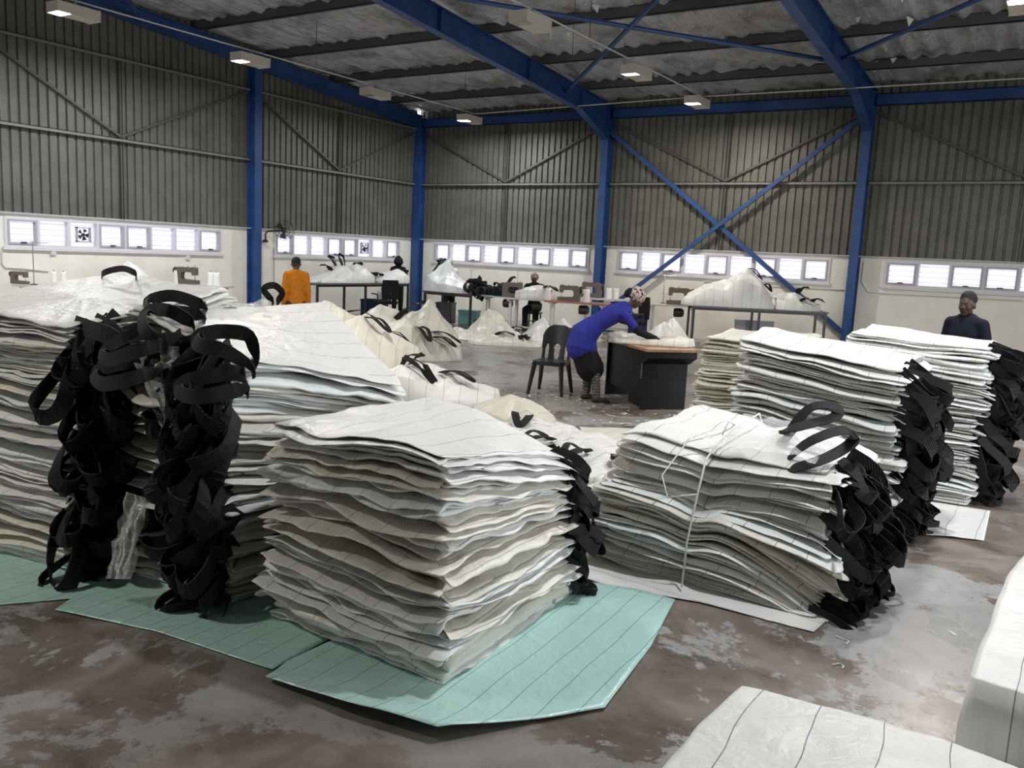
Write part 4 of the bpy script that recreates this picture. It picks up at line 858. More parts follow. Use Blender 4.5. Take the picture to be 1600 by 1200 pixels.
cone('left one of two cones behind the red topped table', (6.86, -1.3, 0.84), r=0.075, h=0.25); cone('right one of two cones behind the red topped table', (7.02, -1.25, 0.84), r=0.075, h=0.25)
sewing_table('pale sewing table at the left end of the heaped table', (8.65, -1.75, 0), 0.25, 'grey_top', 1.1, 0.5, 0.84)
sewing_machine('brown sewing machine left of the big white heap', (8.78, -1.75, 0.84), 0.25, sc=1.05)
thread_stand('thread stand behind the woman in blue', (8.35, -1.6, 0.84), 0.2, 0.62); thread_stand('thread stand left of the seated patterned cap', (4.95, -2.3, 0.80), 0.2, 0.6); thread_stand('thread stand near the corner windows', (3.75, -2.5, 0.80), 0.2, 0.55)
ra = math.atan2(1.4, 2.42)
t5 = table('work_table', 'black framed table with a big white heap at the right', (10.48, -1.75, 0), 0.52, 2.75, 0.75, 0.90, 'table_top', 'dark_metal', mids=1)
b, hf = heap('slack_bag', 'big white peaked bag heaped on the black framed table', (10.0, -2.0), 0.52, 1.9, 0.8, [(0.25, 0.0, 0.92, 1.0), (-0.15, 0.0, 0.62, 0.6), (-0.6, 0.0, 0.22, 0.35), (0.7, 0.0, 0.42, 0.8)], 'bag_white', 125, 0.90, crease=0.06)
loose_straps(b, hf, [(0.3, 0.0, 0.2, 0.25, 0.15), (0.6, -0.2, 0.4, 0.15, 0.1)])
b, hf = heap('slack_bag', 'white bag with black loops at the right end of the framed table', (11.15, -1.4), 0.52, 1.0, 0.7, [(0.0, 0.0, 0.42, 0.6), (-0.4, 0.0, 0.40, 0.6)], 'bag_white', 126, 0.90, crease=0.06)
loose_straps(b, hf, [(0.0, -0.1, 0.2, 0.2, 0.22), (0.05, -0.25, -0.3, 0.2, 0.0), (0.35, 0.0, 0.1, 0.2, 0.05)])
b, hf = heap('slack_bag', 'white bag slumped on the floor behind the bending woman', (8.9, -3.0), 0.5, 1.2, 0.9, [(0.1, 0.0, 0.62, 0.9), (0.4, 0.2, 0.7, 1.2), (-0.4, 0, 0.3, 0.6)], 'bag_white', 127, 0.0, crease=0.06)
b, hf = heap('slack_bag', 'white peaked bag behind the stacks under the framed table', (11.4, -3.2), 0.5, 1.7, 0.9, [(0.0, 0.0, 0.62, 0.7), (0.5, 0, 0.5, 0.6)], 'bag_white', 128, 0.0, crease=0.06)
# dark clutter stored under the tables
for i, (x, y, l, w_, h_, mt, lb) in enumerate(((1.0, -2.9, 0.5, 0.4, 0.45, 'blue_jean', 'dark blue crate under the long table'), (2.95, -2.4, 0.4, 0.35, 0.5, 'dark_metal', 'dark box under the corner table at its left'), (3.6, -2.3, 0.45, 0.35, 0.35, 'teal_plastic', 'teal plastic crate under the corner table'), (7.0, -2.8, 0.4, 0.3, 0.25, 'cardboard', 'cardboard box under the red topped table'), (7.6, -1.2, 0.4, 0.3, 0.5, 'blue_jean', 'dark blue crate by the back wall column'), (10.3, -1.2, 0.8, 0.3, 0.6, 'casement', 'grey panel box under the framed table'))):
    t = thing('storage_crate', lb, 'crate', (x, y, 0), 0.3)
    b_ = MB().box(-l/2, l/2, -w_/2, w_/2, 0, 0.02); 
    for q in ((-l/2, l/2, -w_/2, -w_/2+0.015), (-l/2, l/2, w_/2-0.015, w_/2), (-l/2, -l/2+0.015, -w_/2, w_/2), (l/2-0.015, l/2, -w_/2, w_/2)): b_.box(q[0], q[1], q[2], q[3], 0.0, h_)
    b_.build('walls', mt, t); MB().box(-l/2-0.012, l/2+0.012, -w_/2-0.012, w_/2+0.012, h_-0.03, h_+0.01).build('rim', mt, t)
# the desk the woman leans over
e1 = np.array([0.66, 0.75]); d1 = np.array([-0.75, 0.66])
da = math.atan2(d1[1], d1[0])
desk = thing('office_desk', 'black office desk with a brown wood top', 'desk', (11.75, -10.18, 0), da)   # local x runs along the desk away from the near end, local y towards the viewer's left
MB().box(-0.20, 1.25, -0.66, 0.06, 0.715, 0.745).build('desktop', 'wood_top', desk)
MB().box(0.0, 0.03, -0.58, 0.0, 0.0, 0.715).build('end_panel', 'black_lam', desk); MB().box(1.1, 1.13, -0.58, 0.0, 0.0, 0.715).build('end_panel', 'black_lam', desk)
MB().box(0.03, 1.1, -0.06, -0.04, 0.15, 0.715).build('modesty_panel', 'black_lam', desk)
MB().prism([(-0.18, 0.64), (-0.18, 0.715), (0.0, 0.715), (0.0, 0.55)], 'y', -0.60, 0.02).build('side_apron', 'black_lam', desk)
MB().box(0.03, 0.5, -0.56, -0.06, 0.02, 0.70).build('drawer_unit', 'black_lam', desk)
for k in range(7): MB().box(0.06, 0.13, -0.045, -0.035, 0.36+k*0.028, 0.372+k*0.028).build('vent_slat', 'casement', desk)
b, hf = heap('slack_bag', 'folded cream bag spread on the desk under the woman', (11.62, -9.72), 0.35, 1.05, 0.5, [(-0.7, 0.3, 0.16, 0.35), (0.0, 0.0, 0.10, 0.1), (0.6, 0.3, 0.13, 0.15)], 'bag_cream', 130, 0.746, crease=0.03, th=0.035, rough=0.04)
sheet('paper_offcut', 'pale offcut lying under the desk', fl2((985, 628), (1035, 632), (1030, 622), (985, 620)), 'bag_white', 0.003, 0.006, 15)
# black plastic stacking chair: shell back with keyhole openings, seat, four legs
def chair_back():
    n = 44; w_, h_ = 0.40, 0.46; cells = {}; sz = w_/n
    def solid(x, z):
        xx = abs(x); outer = (z < 0.27 and xx < 0.19 + 0.01*(z/0.27)) or (z >= 0.27 and (xx/0.20)**2.4 + ((z-0.27)/0.19)**2.4 < 1)
        key = (z < 0.15 and xx < 0.028+0.012*(z/0.15)) or (x*x + (z-0.16)**2 < 0.045**2)
        slot = z < 0.20 and 0.105 < xx < 0.155 - 0.02*max(0, z-0.14)/0.06 and not (z > 0.17 and abs(xx-0.13) > 0.015)
        return outer and not key and not slot
    v = {}; V_ = []; F = []
    nz = int(h_/sz)
    def vid(i, k, b):
        key = (i, k, b)
        if key not in v:
            x = -w_/2+i*sz; z = k*sz; y = -0.10*z/h_ - 0.10 * (x/0.2)**2 * -0.35
            v[key] = len(V_); V_.append((x, y - b*0.012, z))
        return v[key]
    g = [[solid(-w_/2+(i+0.5)*sz, (k+0.5)*sz) for k in range(nz)] for i in range(n)]
    get = lambda i, k: 0 <= i < n and 0 <= k < nz and g[i][k]
    for i in range(n):
        for k in range(nz):
            if not g[i][k]: continue
            a = [(i, k), (i+1, k), (i+1, k+1), (i, k+1)]
            F.append(tuple(vid(*p, 0) for p in a)); F.append(tuple(vid(*p, 1) for p in a)[::-1])
            for (p, q), nb in (((a[0], a[1]), (i, k-1)), ((a[1], a[2]), (i+1, k)), ((a[2], a[3]), (i, k+1)), ((a[3], a[0]), (i-1, k))):
                if not get(*nb): F.append((vid(*q, 0), vid(*p, 0), vid(*p, 1), vid(*q, 1)))
    return V_, F
ch = thing('plastic_chair', 'black plastic stacking chair with keyhole back beside the desk', 'chair', (10.37, -9.95, 0), 0.0)
ch.rotation_euler = (0, 0, math.radians(-167))
v, f = chair_back(); bo = obj('backrest', mesh('backrest', v, f, 'black_plastic', True), ch, (0, -0.19, 0.415))
MB().prism([(-0.20, -0.20), (0.20, -0.20), (0.215, 0.12), (0.19, 0.20), (-0.19, 0.20), (-0.215, 0.12)], 'z', 0.405, 0.43).prism([(-0.20, -0.19), (0.20, -0.19), (0.205, 0.18), (-0.205, 0.18)], 'z', 0.375, 0.405).build('seat', 'black_plastic', ch)
for sx in (-1, 1):
    for sy in (-1, 1):
        MB().tube([(sx*0.175, sy*0.16, 0.40), (sx*0.20, sy*0.20, 0.2), (sx*0.225, sy*0.235, 0.0)], [0.034, 0.028, 0.022], 8).build('leg', 'black_plastic', ch)
# office chair against the back wall and a black chair under the long table
def office_chair(label, loc, rz):
    o = thing('office_chair', label, 'chair', loc, rz)
    MB().prism([(-0.22, 0.0), (0.22, 0.0), (0.24, 0.25), (0.20, 0.46), (-0.20, 0.46), (-0.24, 0.25)], 'y', -0.03, 0.03).build('backrest', 'black_cloth', o, False, (0, -0.23, 0.55))
    MB().prism([(-0.23, -0.22), (0.23, -0.22), (0.24, 0.15), (0.18, 0.23), (-0.18, 0.23), (-0.24, 0.15)], 'z', 0.43, 0.50).build('seat', 'black_cloth', o)
    MB().tube([(0, 0, 0.08), (0, 0, 0.43)], 0.03, 10).build('gas_lift', 'dark_metal', o); MB().bar((0, -0.2, 0.45), (0, -0.26, 0.7), 0.06, 0.02, (0, 1, 0)).build('back_bar', 'dark_metal', o)
    for s in (-1, 1): MB().tube([(s*0.24, -0.1, 0.46), (s*0.28, -0.1, 0.66), (s*0.28, 0.15, 0.67)], 0.018, 8).build('armrest', 'dark_metal', o)
    for k in range(5):
        a = k*2*math.pi/5; MB().tube([(0, 0, 0.09), (0.28*math.cos(a), 0.28*math.sin(a), 0.05)], 0.02, 6).lathe([(0.005, 0), (0.025, 0.01), (0.025, 0.04), (0.005, 0.05)], (0.28*math.cos(a), 0.28*math.sin(a), 0), 8).build('foot', 'dark_metal', o)
office_chair('black office chair behind the woman in blue', (8.3, -3.0, 0), 2.4)
office_chair('black chair pushed under the long dark table', (2.0, -3.6, 0), 1.3)
# wall fan
fan = thing('wall_fan', 'dark caged fan on a bent arm beside the gable column', 'fan', (0.0, -5.62, 1.76))
MB().lathe([(0.06, 0), (0.06, 0.05), (0.02, 0.07)], n=14).build('wall_mount', 'dark_metal', fan, False, (0.08, 0, 0))
MB().tube([(0.08, 0, 0.05), (0.08, 0, 0.2), (0.12, 0.03, 0.26), (0.3, 0.1, 0.28), (0.5, 0.16, 0.28)], 0.018, 8).build('arm', 'dark_metal', fan, True)
fd = np.array([0.75, -0.66, 0.0]); fc = np.array([0.55, 0.14, 0.30]); fs = np.array([0.66, 0.75, 0.0]); fu = np.array([0, 0, 1.0])
def fp(r_, a, o_): return fc + fs*r_*math.cos(a) + fu*r_*math.sin(a) + fd*o_
cage = MB()
for r_, o_ in ((0.07, 0.10), (0.14, 0.09), (0.20, 0.06), (0.235, 0.0), (0.20, -0.06), (0.12, -0.09)): cage.tube([fp(r_, k*2*math.pi/24, o_) for k in range(25)], 0.0045, 4)
for k in range(20):
    a = k*2*math.pi/20; cage.tube([fp(0.03, a, 0.10), fp(0.14, a, 0.09), fp(0.235, a, 0.0), fp(0.12, a, -0.09), fp(0.03, a, -0.1)], 0.0035, 4)
cage.build('cage', 'dark_metal', fan)
MB().tube([fc-fd*0.16, fc-fd*0.1, fc+fd*0.05], [0.05, 0.06, 0.04], 10).build('motor', 'dark_metal', fan)
for k in range(3):
    a = k*2*math.pi/3+0.4; q = [fp(0.03, a-0.3, 0.01), fp(0.20, a-0.45, 0.03), fp(0.21, a+0.35, -0.02), fp(0.03, a+0.4, -0.01)]
    MB().add(q+[p+fd*0.005 for p in q], [(0, 1, 2, 3), (7, 6, 5, 4), (0, 4, 5, 1), (1, 5, 6, 2), (2, 6, 7, 3), (3, 7, 4, 0)]).build('blade', 'dark_metal', fan)
# conduits and switch boxes on the walls
def wallbox(px, py, axis, lb, s=0.07):
    p = hit(px, py, axis, 0.0); d = (0.04, s, s) if axis == 0 else (s, 0.04, s)
    q = (p[0]+0.02 if axis == 0 else p[0], p[1] if axis == 0 else -0.02, p[2])
    b_ = MB().box(-d[0]/2, d[0]/2, -d[1]/2, d[1]/2, -d[2]/2, d[2]/2); k = 0.6
    if axis == 0: b_.box(d[0]/2, d[0]/2+0.006, -d[1]/2*k, d[1]/2*k, -d[2]/2*k, d[2]/2*k)
    else: b_.box(-d[0]/2*k, d[0]/2*k, -d[1]/2-0.006, -d[1]/2, -d[2]/2*k, d[2]/2*k)
    return tag(b_.build('switch_box', 'frame_white', None, False, q), lb, 'switch box')
wallbox(82, 394, 0, 'small white switch box under the left windows', 0.1); wallbox(292, 402, 0, 'small white switch box near the gable column', 0.1)
def pipe(pts, lb, axis):
    P_ = [hit(x, y, axis, 0.015 if axis == 0 else -0.015) for x, y in pts]
    tag(MB().tube(P_, 0.014, 6).build('wall_conduit', 'conduit'), lb, 'conduit')
pipe([(3, 388), (3, 412), (8, 418), (40, 420), (75, 424)], 'pale conduit bending under the far left windows', 0)
pipe([(1350, 410), (1346, 440), (1356, 457), (1450, 462), (1598, 470)], 'pale conduit under the right-hand windows', 1)
pipe([(1100, 440), (1200, 447), (1318, 453)], 'pale conduit under the bracing windows', 1)
tag(MB().tube([hit(428, y, 0, 0.03) for y in (388, 410, 450)], 0.006, 5).build('fan_cord', 'dark_metal'), 'thin dark cord hanging below the wall fan', 'cord')

# ------------------------------------------------------------------ people
def ell_loft(b, pts, n=14):
    """pts: list of (centre, half-width along side axis, half-depth, side axis); rounded closed ends"""
    C_ = [np.array(p[0], float) for p in pts]; st = []
    d0 = C_[1]-C_[0]; d0 /= np.linalg.norm(d0); d1_ = C_[-1]-C_[-2]; d1_ /= np.linalg.norm(d1_)
    m0 = min(pts[0][1], pts[0][2]); m1 = min(pts[-1][1], pts[-1][2])
    for k in (0.0, 0.5, 0.85): st.append((C_[0]-d0*m0*math.cos(math.asin(min(1, max(k, 0.15)))), pts[0], max(k, 0.15)))
    for i in range(len(pts)): st.append((C_[i], pts[i], 1.0))
    for k in (0.85, 0.5, 0.0): st.append((C_[-1]+d1_*m1*math.cos(math.asin(min(1, max(k, 0.15)))), pts[-1], max(k, 0.15)))
    o = len(b.v)
    for i, (c, p, k) in enumerate(st):
        d = st[min(i+1, len(st)-1)][0]-st[max(i-1, 0)][0]; d /= np.linalg.norm(d)+1e-9
        sd = np.array(p[3] if len(p) > 3 else (0, 1, 0), float); sd = sd - d*(sd@d)
        if np.linalg.norm(sd) < 1e-3: sd = np.array((1., 0, 0)) - d*d[0]
        sd /= np.linalg.norm(sd); ot = np.cross(d, sd)
        for j in range(n):
            a = 2*math.pi*j/n; b.v.append(tuple(c + sd*p[1]*k*math.cos(a) + ot*p[2]*k*math.sin(a)))
    for i in range(len(st)-1):
        for j in range(n): b.f.append((o+i*n+j, o+i*n+(j+1) % n, o+(i+1)*n+(j+1) % n, o+(i+1)*n+j))
    b.f.append(tuple(o+j for j in range(n))[::-1]); b.f.append(tuple(o+(len(st)-1)*n+j for j in range(n)))
def ball(b, c, r, M_=None, n=12):
    o = len(b.v); c = np.array(c, float)
    for i in range(1, n):
        t = math.pi*i/n
        for j in range(n):
            a = 2*math.pi*j/n; q = np.array([r[0]*math.sin(t)*math.cos(a), r[1]*math.sin(t)*math.sin(a), r[2]*math.cos(t)])
            b.v.append(tuple(c + (M_@q if M_ is not None else q)))
    for i in range(n-2):
        for j in range(n): b.f.append((o+i*n+j, o+(i+1)*n+j, o+(i+1)*n+(j+1) % n, o+i*n+(j+1) % n))
    b.f.append(tuple(o+j for j in range(n))); b.f.append(tuple(o+(n-2)*n+j for j in range(n))[::-1])
def fuse(b, name, mt, parent, voxel=0.012, it=3):
    tmp = bpy.data.objects.new('tmp', mesh('tmp', b.v, b.f, mt)); COL.objects.link(tmp)
    r_ = tmp.modifiers.new('r', 'REMESH'); r_.mode = 'VOXEL'; r_.voxel_size = voxel
    s_ = tmp.modifiers.new('s', 'SMOOTH'); s_.factor = 0.5; s_.iterations = it
    dg = bpy.context.evaluated_depsgraph_get(); me = bpy.data.meshes.new_from_object(tmp.evaluated_get(dg)); me.name = name
    bpy.data.objects.remove(tmp, do_unlink=True)
    me.materials.clear(); me.materials.append(MATS[mt]); me.polygons.foreach_set('use_smooth', [True]*len(me.polygons))
    return obj(name, me, parent)
def frame(f_, up=(0, 0, 1)):
    f_ = np.array(f_, float); f_ /= np.linalg.norm(f_); u = np.array(up, float); l = np.cross(u, f_); l /= np.linalg.norm(l); u = np.cross(f_, l)
    return np.stack([f_, l, u], 1)
def hand(b, wrist, d, palm_n, side, k=1.0, curl=0.5):
    """palm, four unequal bent fingers and a thumb leaving the side of the palm; side = +1 when the thumb lies towards cross(d, palm_n)"""
    d = np.array(d, float); d /= np.linalg.norm(d); pn = np.array(palm_n, float); pn -= d*(pn@d); pn /= np.linalg.norm(pn); sd = np.cross(d, pn)*side
    w = np.array(wrist, float)
    ell_loft(b, [(w-d*0.01*k, 0.026*k, 0.018*k, sd), (w+d*0.04*k, 0.038*k, 0.016*k, sd), (w+d*0.085*k, 0.040*k, 0.014*k, sd)], 10)
    for i, ln in enumerate((0.068, 0.078, 0.072, 0.056)):
        p = w + d*0.088*k + sd*(0.030-0.020*i)*k; q = d.copy(); r_ = 0.0088*k; pts = [(p-d*0.02*k, r_, r_, sd)]
        for j in range(3):
            q = q*math.cos(curl*0.6) + pn*math.sin(curl*0.6); q /= np.linalg.norm(q); p = p + q*ln*k*(0.42, 0.32, 0.26)[j]; pts.append((p, r_*(0.95-0.08*j), r_*(0.95-0.08*j), sd))
        ell_loft(b, pts, 8)
    p = w + d*0.025*k + sd*0.026*k; q = d*0.72 + sd*0.62 + pn*0.3; q /= np.linalg.norm(q)
    ell_loft(b, [(p, 0.012*k, 0.012*k, pn), (p+q*0.035*k, 0.0105*k, 0.0105*k, pn), (p+q*0.055*k+(d*0.9+pn*0.3)*0.018*k, 0.009*k, 0.009*k, pn)], 8)
def head(b, c, Mh, k=1.0):
    T = lambda x, y, z: np.array(c) + Mh@(np.array([x, y, z])*k)
    ball(b, T(-0.008, 0, 0.025), (0.094*k, 0.074*k, 0.088*k), Mh); ball(b, T(0.018, 0, -0.035), (0.070*k, 0.060*k, 0.075*k), Mh)
    ball(b, T(0.052, 0, -0.088), (0.026*k, 0.028*k, 0.022*k), Mh)
    ball(b, T(0.090, 0, -0.012), (0.016*k, 0.013*k, 0.024*k), Mh); ball(b, T(0.098, 0, -0.026), (0.014*k, 0.019*k, 0.011*k), Mh)
    ball(b, T(0.080, 0, -0.058), (0.014*k, 0.026*k, 0.012*k), Mh); ball(b, T(0.074, 0, 0.028), (0.016*k, 0.052*k, 0.010*k), Mh)
    for s in (-1, 1):
        ball(b, T(-0.008, s*0.076, -0.008), (0.018*k, 0.009*k, 0.032*k), Mh); ball(b, T(0.058, s*0.040, -0.022), (0.024*k, 0.020*k, 0.022*k), Mh)
def eyes(root, c, Mh, k=1.0):
    for s in (-1, 1):
        p = np.array(c) + Mh@(np.array([0.078, s*0.031, 0.008])*k); b = MB(); ball(b, p, (0.010*k, 0.013*k, 0.007*k), Mh, 8); e = b.build('eye', 'eye_white', root, True)
        b = MB(); ball(b, p + Mh@(np.array([0.007, 0, 0])*k), (0.005*k, 0.006*k, 0.006*k), Mh, 8); b.build('pupil', 'eye_dark', e, True)
    p = np.array(c) + Mh@(np.array([0.089, 0, -0.058])*k); b = MB(); ball(b, p, (0.005*k, 0.024*k, 0.003*k), Mh, 8); b.build('mouth', 'eye_dark', root, True)
def person(label, loc, rz, J, H, top, bottom, headwear, voxel=0.012, sleeves='long', skirt=False, face=(1, 0, 0), hup=(0, 0, 1), palm=(0, 0, -1), curl=0.5, shoes='black_cloth', socks=None, girth=1.0, undersleeve=None):
    """J: joints in metres for a 1.7 m figure facing +x; one continuous body mesh, clothes over it"""
    k = H/1.7; root = thing('person', label, 'person', loc, rz); g = {a: np.array(p, float)*k for a, p in J.items()}
    Y = (0, 1, 0); b = MB(); Mh = frame(face, hup)
    tors = [(g['pelvis'], 0.145, 0.105), (g['waist'], 0.125, 0.095), (g['chest'], 0.150, 0.105), (g['neck']-(g['neck']-g['chest'])*0.3, 0.12, 0.08)]
    fw = lambda L_, e=0.0: [(p, (a+e)*k*girth, (c+e)*k*girth, Y) for p, a, c in L_]
    ell_loft(b, fw(tors)); ell_loft(b, [(g['neck']-(g['head']-g['neck'])*0.35, 0.052*k, 0.052*k, Y), (g['head'], 0.048*k, 0.050*k, Y)])
    head(b, g['head'], Mh, k)
    nb = g['neck']-(g['neck']-g['chest'])*0.12
    for s in 'lr': ell_loft(b, [(nb, 0.045*k, 0.045*k, Y), (nb*0.35+g['shoulder_'+s]*0.65+np.array([0, 0, 0.012*k]), 0.046*k, 0.05*k, Y), (g['shoulder_'+s], 0.048*k, 0.05*k, Y)], 10)
    def limb(bb, names, rad, e=0.0):
        ell_loft(bb, [(g[a], (r_+e)*k, (r_+e)*k, Y) for a, r_ in zip(names, rad)], 12)
    for s in 'lr':
        limb(b, ['shoulder_'+s, 'elbow_'+s, 'wrist_'+s], (0.052, 0.040, 0.027)); limb(b, ['hip_'+s, 'knee_'+s, 'ankle_'+s], (0.082, 0.056, 0.036))
        a = g['ankle_'+s]; t = g.get('toe_'+s, a+np.array([0.15, 0, -0.05])*k); ell_loft(b, [(a+np.array([-0.03, 0, -0.035])*k, 0.034*k, 0.034*k, Y), (a*0.4+t*0.6, 0.042*k, 0.030*k, Y), (t, 0.038*k, 0.022*k, Y)], 10)
        d = g['wrist_'+s]-g['elbow_'+s]; sd = np.cross(d/np.linalg.norm(d), np.array(palm, float)); inward = -1 if s == 'l' else 1
        hand(b, g['wrist_'+s], d, palm, 1 if sd[1]*inward > 0 else -1, k, curl)
    fuse(b, 'body', 'skin', root, min(voxel, 0.009), 2)
    eyes(root, g['head'], Mh, k)
    # clothes
    b = MB(); ell_loft(b, fw(tors[:3]+[(g['neck']-(g['neck']-g['chest'])*0.28, 0.125, 0.085)], 0.020))
    for s in 'lr': ell_loft(b, [(nb-np.array([0, 0, 0.02*k]), 0.055*k, 0.06*k, Y), (nb*0.35+g['shoulder_'+s]*0.65+np.array([0, 0, 0.006*k]), 0.056*k, 0.064*k, Y), (g['shoulder_'+s], 0.056*k, 0.062*k, Y)], 10)
    for s in 'lr':
        if sleeves == 'long': limb(b, ['shoulder_'+s, 'elbow_'+s, 'wrist_'+s], (0.062, 0.052, 0.038), 0.006)
        else:
            e = g['shoulder_'+s]*0.35+g['elbow_'+s]*0.65; ell_loft(b, [(g['shoulder_'+s], 0.060*k, 0.062*k, Y), (e, 0.060*k, 0.060*k, Y)], 12)
    if 'hem' in J: ell_loft(b, [(g['waist'], 0.16*k, 0.135*k, Y), (g['pelvis'], 0.21*k, 0.185*k, Y), (g['hem'], 0.23*k, 0.215*k, Y)], 16)
    fuse(b, 'top', top, root, voxel, 4)
    b = MB()
    if skirt: ell_loft(b, [(g['pelvis'], 0.175*k, 0.145*k, Y), (g['hem'], 0.205*k, 0.165*k, Y), (g['skirt'], 0.20*k, 0.19*k, Y)], 16)
    else:
        ell_loft(b, fw(tors[:1]+[(g['waist']*0.4+g['pelvis']*0.6, 0.14, 0.10)], 0.012))
        for s in 'lr': limb(b, ['hip_'+s, 'knee_'+s, 'ankle_'+s], (0.090, 0.070, 0.055), 0.01)
    fuse(b, 'skirt' if skirt else 'trousers', bottom, root, voxel, 4)
    if undersleeve:
        for s in 'lr': b = MB(); limb(b, ['shoulder_'+s, 'elbow_'+s, 'wrist_'+s], (0.052, 0.044, 0.032), 0.005); fuse(b, 'undersleeve', undersleeve, root, voxel, 3)
    if socks:
        for s in 'lr':
            b = MB(); limb(b, ['knee_'+s, 'ankle_'+s], (0.056, 0.044), 0.012); fuse(b, 'leg_warmer', socks, root, voxel, 3)
    for s in 'lr':
        b = MB(); a = g['ankle_'+s]; t = g.get('toe_'+s, a+np.array([0.15, 0, -0.05])*k); ell_loft(b, [(a+np.array([-0.04, 0, -0.045])*k, 0.042*k, 0.036*k, Y), (a*0.4+t*0.6+np.array([0, 0, -0.006]), 0.048*k, 0.034*k, Y), (t+np.array([0.02, 0, -0.004]), 0.043*k, 0.026*k, Y)], 12); fuse(b, 'shoe', shoes, root, voxel, 2)
    hc = g['head']; T = lambda x, y, z: hc + Mh@(np.array([x, y, z])*k)
    b = MB()
    if headwear == 'hair':
        ball(b, T(-0.020, 0, 0.042), (0.092*k, 0.080*k, 0.082*k), Mh); fuse(b, 'hair', 'hair', root, 0.01, 2)
    elif headwear == 'beanie':
        ball(b, T(-0.028, 0, 0.058), (0.092*k, 0.083*k, 0.070*k), Mh); ell_loft(b, [(T(-0.02, 0, 0.055), 0.080*k, 0.088*k, Mh[:, 1]), (T(-0.02, 0, 0.07), 0.080*k, 0.088*k, Mh[:, 1])]); fuse(b, 'cap', 'hair', root, 0.01, 2)
    elif headwear == 'bucket':
        ell_loft(b, [(T(0, 0, 0.035), 0.098*k, 0.108*k, Mh[:, 1]), (T(-0.005, 0, 0.115), 0.080*k, 0.088*k, Mh[:, 1])], 18); ell_loft(b, [(T(0, 0, 0.028), 0.150*k, 0.158*k, Mh[:, 1]), (T(0, 0, 0.036), 0.135*k, 0.145*k, Mh[:, 1])], 18)
        o = b.build('hat', 'black_cloth', root, True)
    elif headwear == 'scarf':
        ball(b, T(-0.020, 0, 0.050), (0.118*k, 0.104*k, 0.100*k), Mh); ball(b, T(-0.125, 0, 0.0), (0.052*k, 0.055*k, 0.060*k), Mh); ball(b, T(-0.07, 0, 0.11), (0.06*k, 0.06*k, 0.045*k), Mh); fuse(b, 'headscarf', 'headscarf', root, 0.010, 3)
        b = MB(); ball(b, T(-0.135, 0, 0.005), (0.05*k, 0.07*k, 0.075*k), Mh); fuse(b, 'scarf_knot', 'black_cloth', root, 0.01, 2)
    elif headwear == 'pale':
        ball(b, T(-0.015, 0, 0.045), (0.108*k, 0.095*k, 0.092*k), Mh); fuse(b, 'cap', 'pale_cap', root, 0.01, 2)
    elif headwear == 'print':
        ball(b, T(-0.015, 0, 0.045), (0.108*k, 0.095*k, 0.095*k), Mh); fuse(b, 'cap', 'headscarf', root, 0.01, 2)
    return root
def stand(**kw):
    J = dict(pelvis=(0, 0, 0.92), waist=(0, 0, 1.06), chest=(0, 0, 1.28), neck=(0, 0, 1.44), head=(0.02, 0, 1.575))
    for s, y in (('l', 1), ('r', -1)):
        J['shoulder_'+s] = (0, y*0.175, 1.385); J['elbow_'+s] = (-0.03, y*0.235, 1.11); J['wrist_'+s] = (0.03, y*0.245, 0.86)
        J['hip_'+s] = (0, y*0.085, 0.88); J['knee_'+s] = (0.02, y*0.095, 0.47); J['ankle_'+s] = (0, y*0.10, 0.085)
    J.update(kw); return J
def rot_to(x, y): return math.atan2(y, x)
# man in orange, seen from behind, walking towards the far corner
person('person in an orange jumper seen from behind at the left', (5.75, -10.0, 0), rot_to(-0.7, 0.55),
       stand(head=(0.05, 0, 1.565), shoulder_l=(0, 0.15, 1.385), shoulder_r=(0, -0.15, 1.385), elbow_l=(-0.03, 0.19, 1.11), elbow_r=(-0.03, -0.19, 1.11), wrist_l=(0.06, 0.19, 0.85), wrist_r=(0.02, -0.20, 0.86)), 1.57, 'orange_knit', 'brown_cloth', 'hair', 0.012, face=(0.96, -0.2, -0.25), palm=(0, 0, -1), girth=0.9)
# woman bending over the desk
W_ = dict(pelvis=(-0.10, 0, 0.92), waist=(0.06, 0, 1.06), chest=(0.27, 0, 1.20), neck=(0.44, 0, 1.28), head=(0.55, 0, 1.40), hem=(-0.13, 0, 0.74), skirt=(0.0, 0, 0.45))
for s, y in (('l', 1), ('r', -1)):
    W_['shoulder_'+s] = (0.40, y*0.165, 1.20); W_['elbow_'+s] = (0.60, y*0.20, 0.98); W_['wrist_'+s] = (0.86, y*0.12, 0.885)
    W_['hip_'+s] = (-0.09, y*0.085, 0.86); W_['knee_'+s] = (-0.02, y*0.10, 0.46); W_['ankle_'+s] = (-0.03, y*0.10, 0.085)
W_['ankle_r'] = (0.10, -0.11, 0.085); W_['knee_r'] = (0.06, -0.10, 0.46)
person('person in a blue tunic and patterned headscarf bending over the desk', (11.02, -10.12, 0), rot_to(0.86, 0.50), W_, 1.56, 'royal_blue', 'black_cloth', 'scarf', 0.012, sleeves='short', skirt=True, face=(0.80, 0, -0.6), palm=(0.1, 0, -1), curl=0.3, socks='sock', shoes='brown_cloth', girth=1.12, undersleeve='black_cloth')
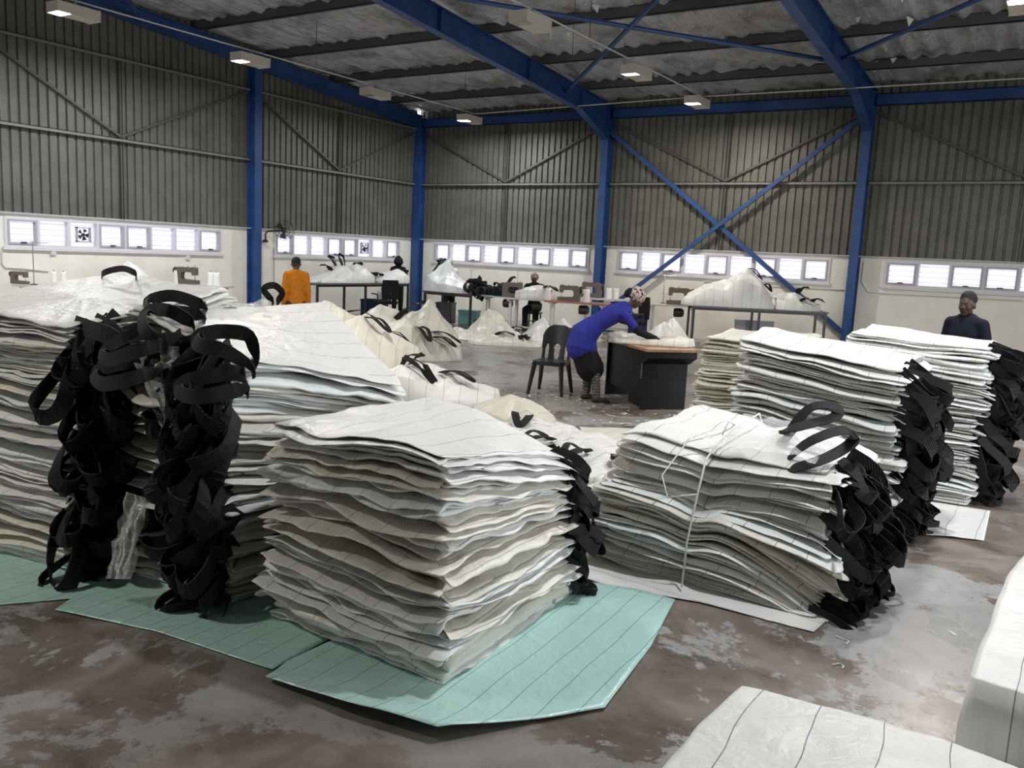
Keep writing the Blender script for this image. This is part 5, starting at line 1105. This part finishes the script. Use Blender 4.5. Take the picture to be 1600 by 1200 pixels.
# man in navy behind the right stacks
person('person in a navy top and black cap standing behind the right stacks', (15.07, -10.15, 0), rot_to(-0.45, -0.9), stand(head=(0.03, 0, 1.57), wrist_l=(0.15, 0.22, 0.90), wrist_r=(0.15, -0.22, 0.90)), 1.60, 'navy', 'black_cloth', 'beanie', 0.012, sleeves='short', face=(0.95, 0.15, -0.05))
# seated and half hidden workers
SIT = dict(pelvis=(0, 0, 0.56), waist=(0.02, 0, 0.70), chest=(0.06, 0, 0.92), neck=(0.09, 0, 1.08), head=(0.13, 0, 1.21))
for s, y in (('l', 1), ('r', -1)):
    SIT['shoulder_'+s] = (0.06, y*0.175, 1.03); SIT['elbow_'+s] = (0.18, y*0.24, 0.82); SIT['wrist_'+s] = (0.40, y*0.16, 0.86)
    SIT['hip_'+s] = (0.02, y*0.09, 0.53); SIT['knee_'+s] = (0.42, y*0.12, 0.52); SIT['ankle_'+s] = (0.40, y*0.12, 0.09)
person('person in a black bucket hat and dark shirt behind the long table', (0.72, -1.62, 0), rot_to(0.75, -0.65), stand(elbow_l=(0.10, 0.25, 1.14), wrist_l=(0.30, 0.10, 1.10), elbow_r=(0.10, -0.25, 1.14), wrist_r=(0.32, -0.08, 1.08)), 1.52, 'black_cloth', 'black_cloth', 'bucket', 0.014, sleeves='short')
person('person in a pale cap half hidden by the peaked bag', (2.68, -1.95, 0), rot_to(0.6, -0.8), stand(), 1.57, 'paper', 'black_cloth', 'pale', 0.014)
person('person in a patterned cap seated behind the folded white bag', (5.35, -2.15, 0), rot_to(0.35, -0.93), SIT, 1.72, 'navy', 'black_cloth', 'print', 0.014)
for lb, loc in (('low stool under the seated patterned cap', (5.35, -2.15, 0)),):
    t = thing('stool', lb, 'stool', loc, 0.3); MB().box(-0.17, 0.17, -0.17, 0.17, 0.40, 0.44).build('seat', 'black_plastic', t)
    for sx in (-1, 1):
        for sy in (-1, 1): MB().bar((sx*0.13, sy*0.13, 0.40), (sx*0.16, sy*0.16, 0.0), 0.03, 0.03, (1, 0, 0)).build('leg', 'black_plastic', t)
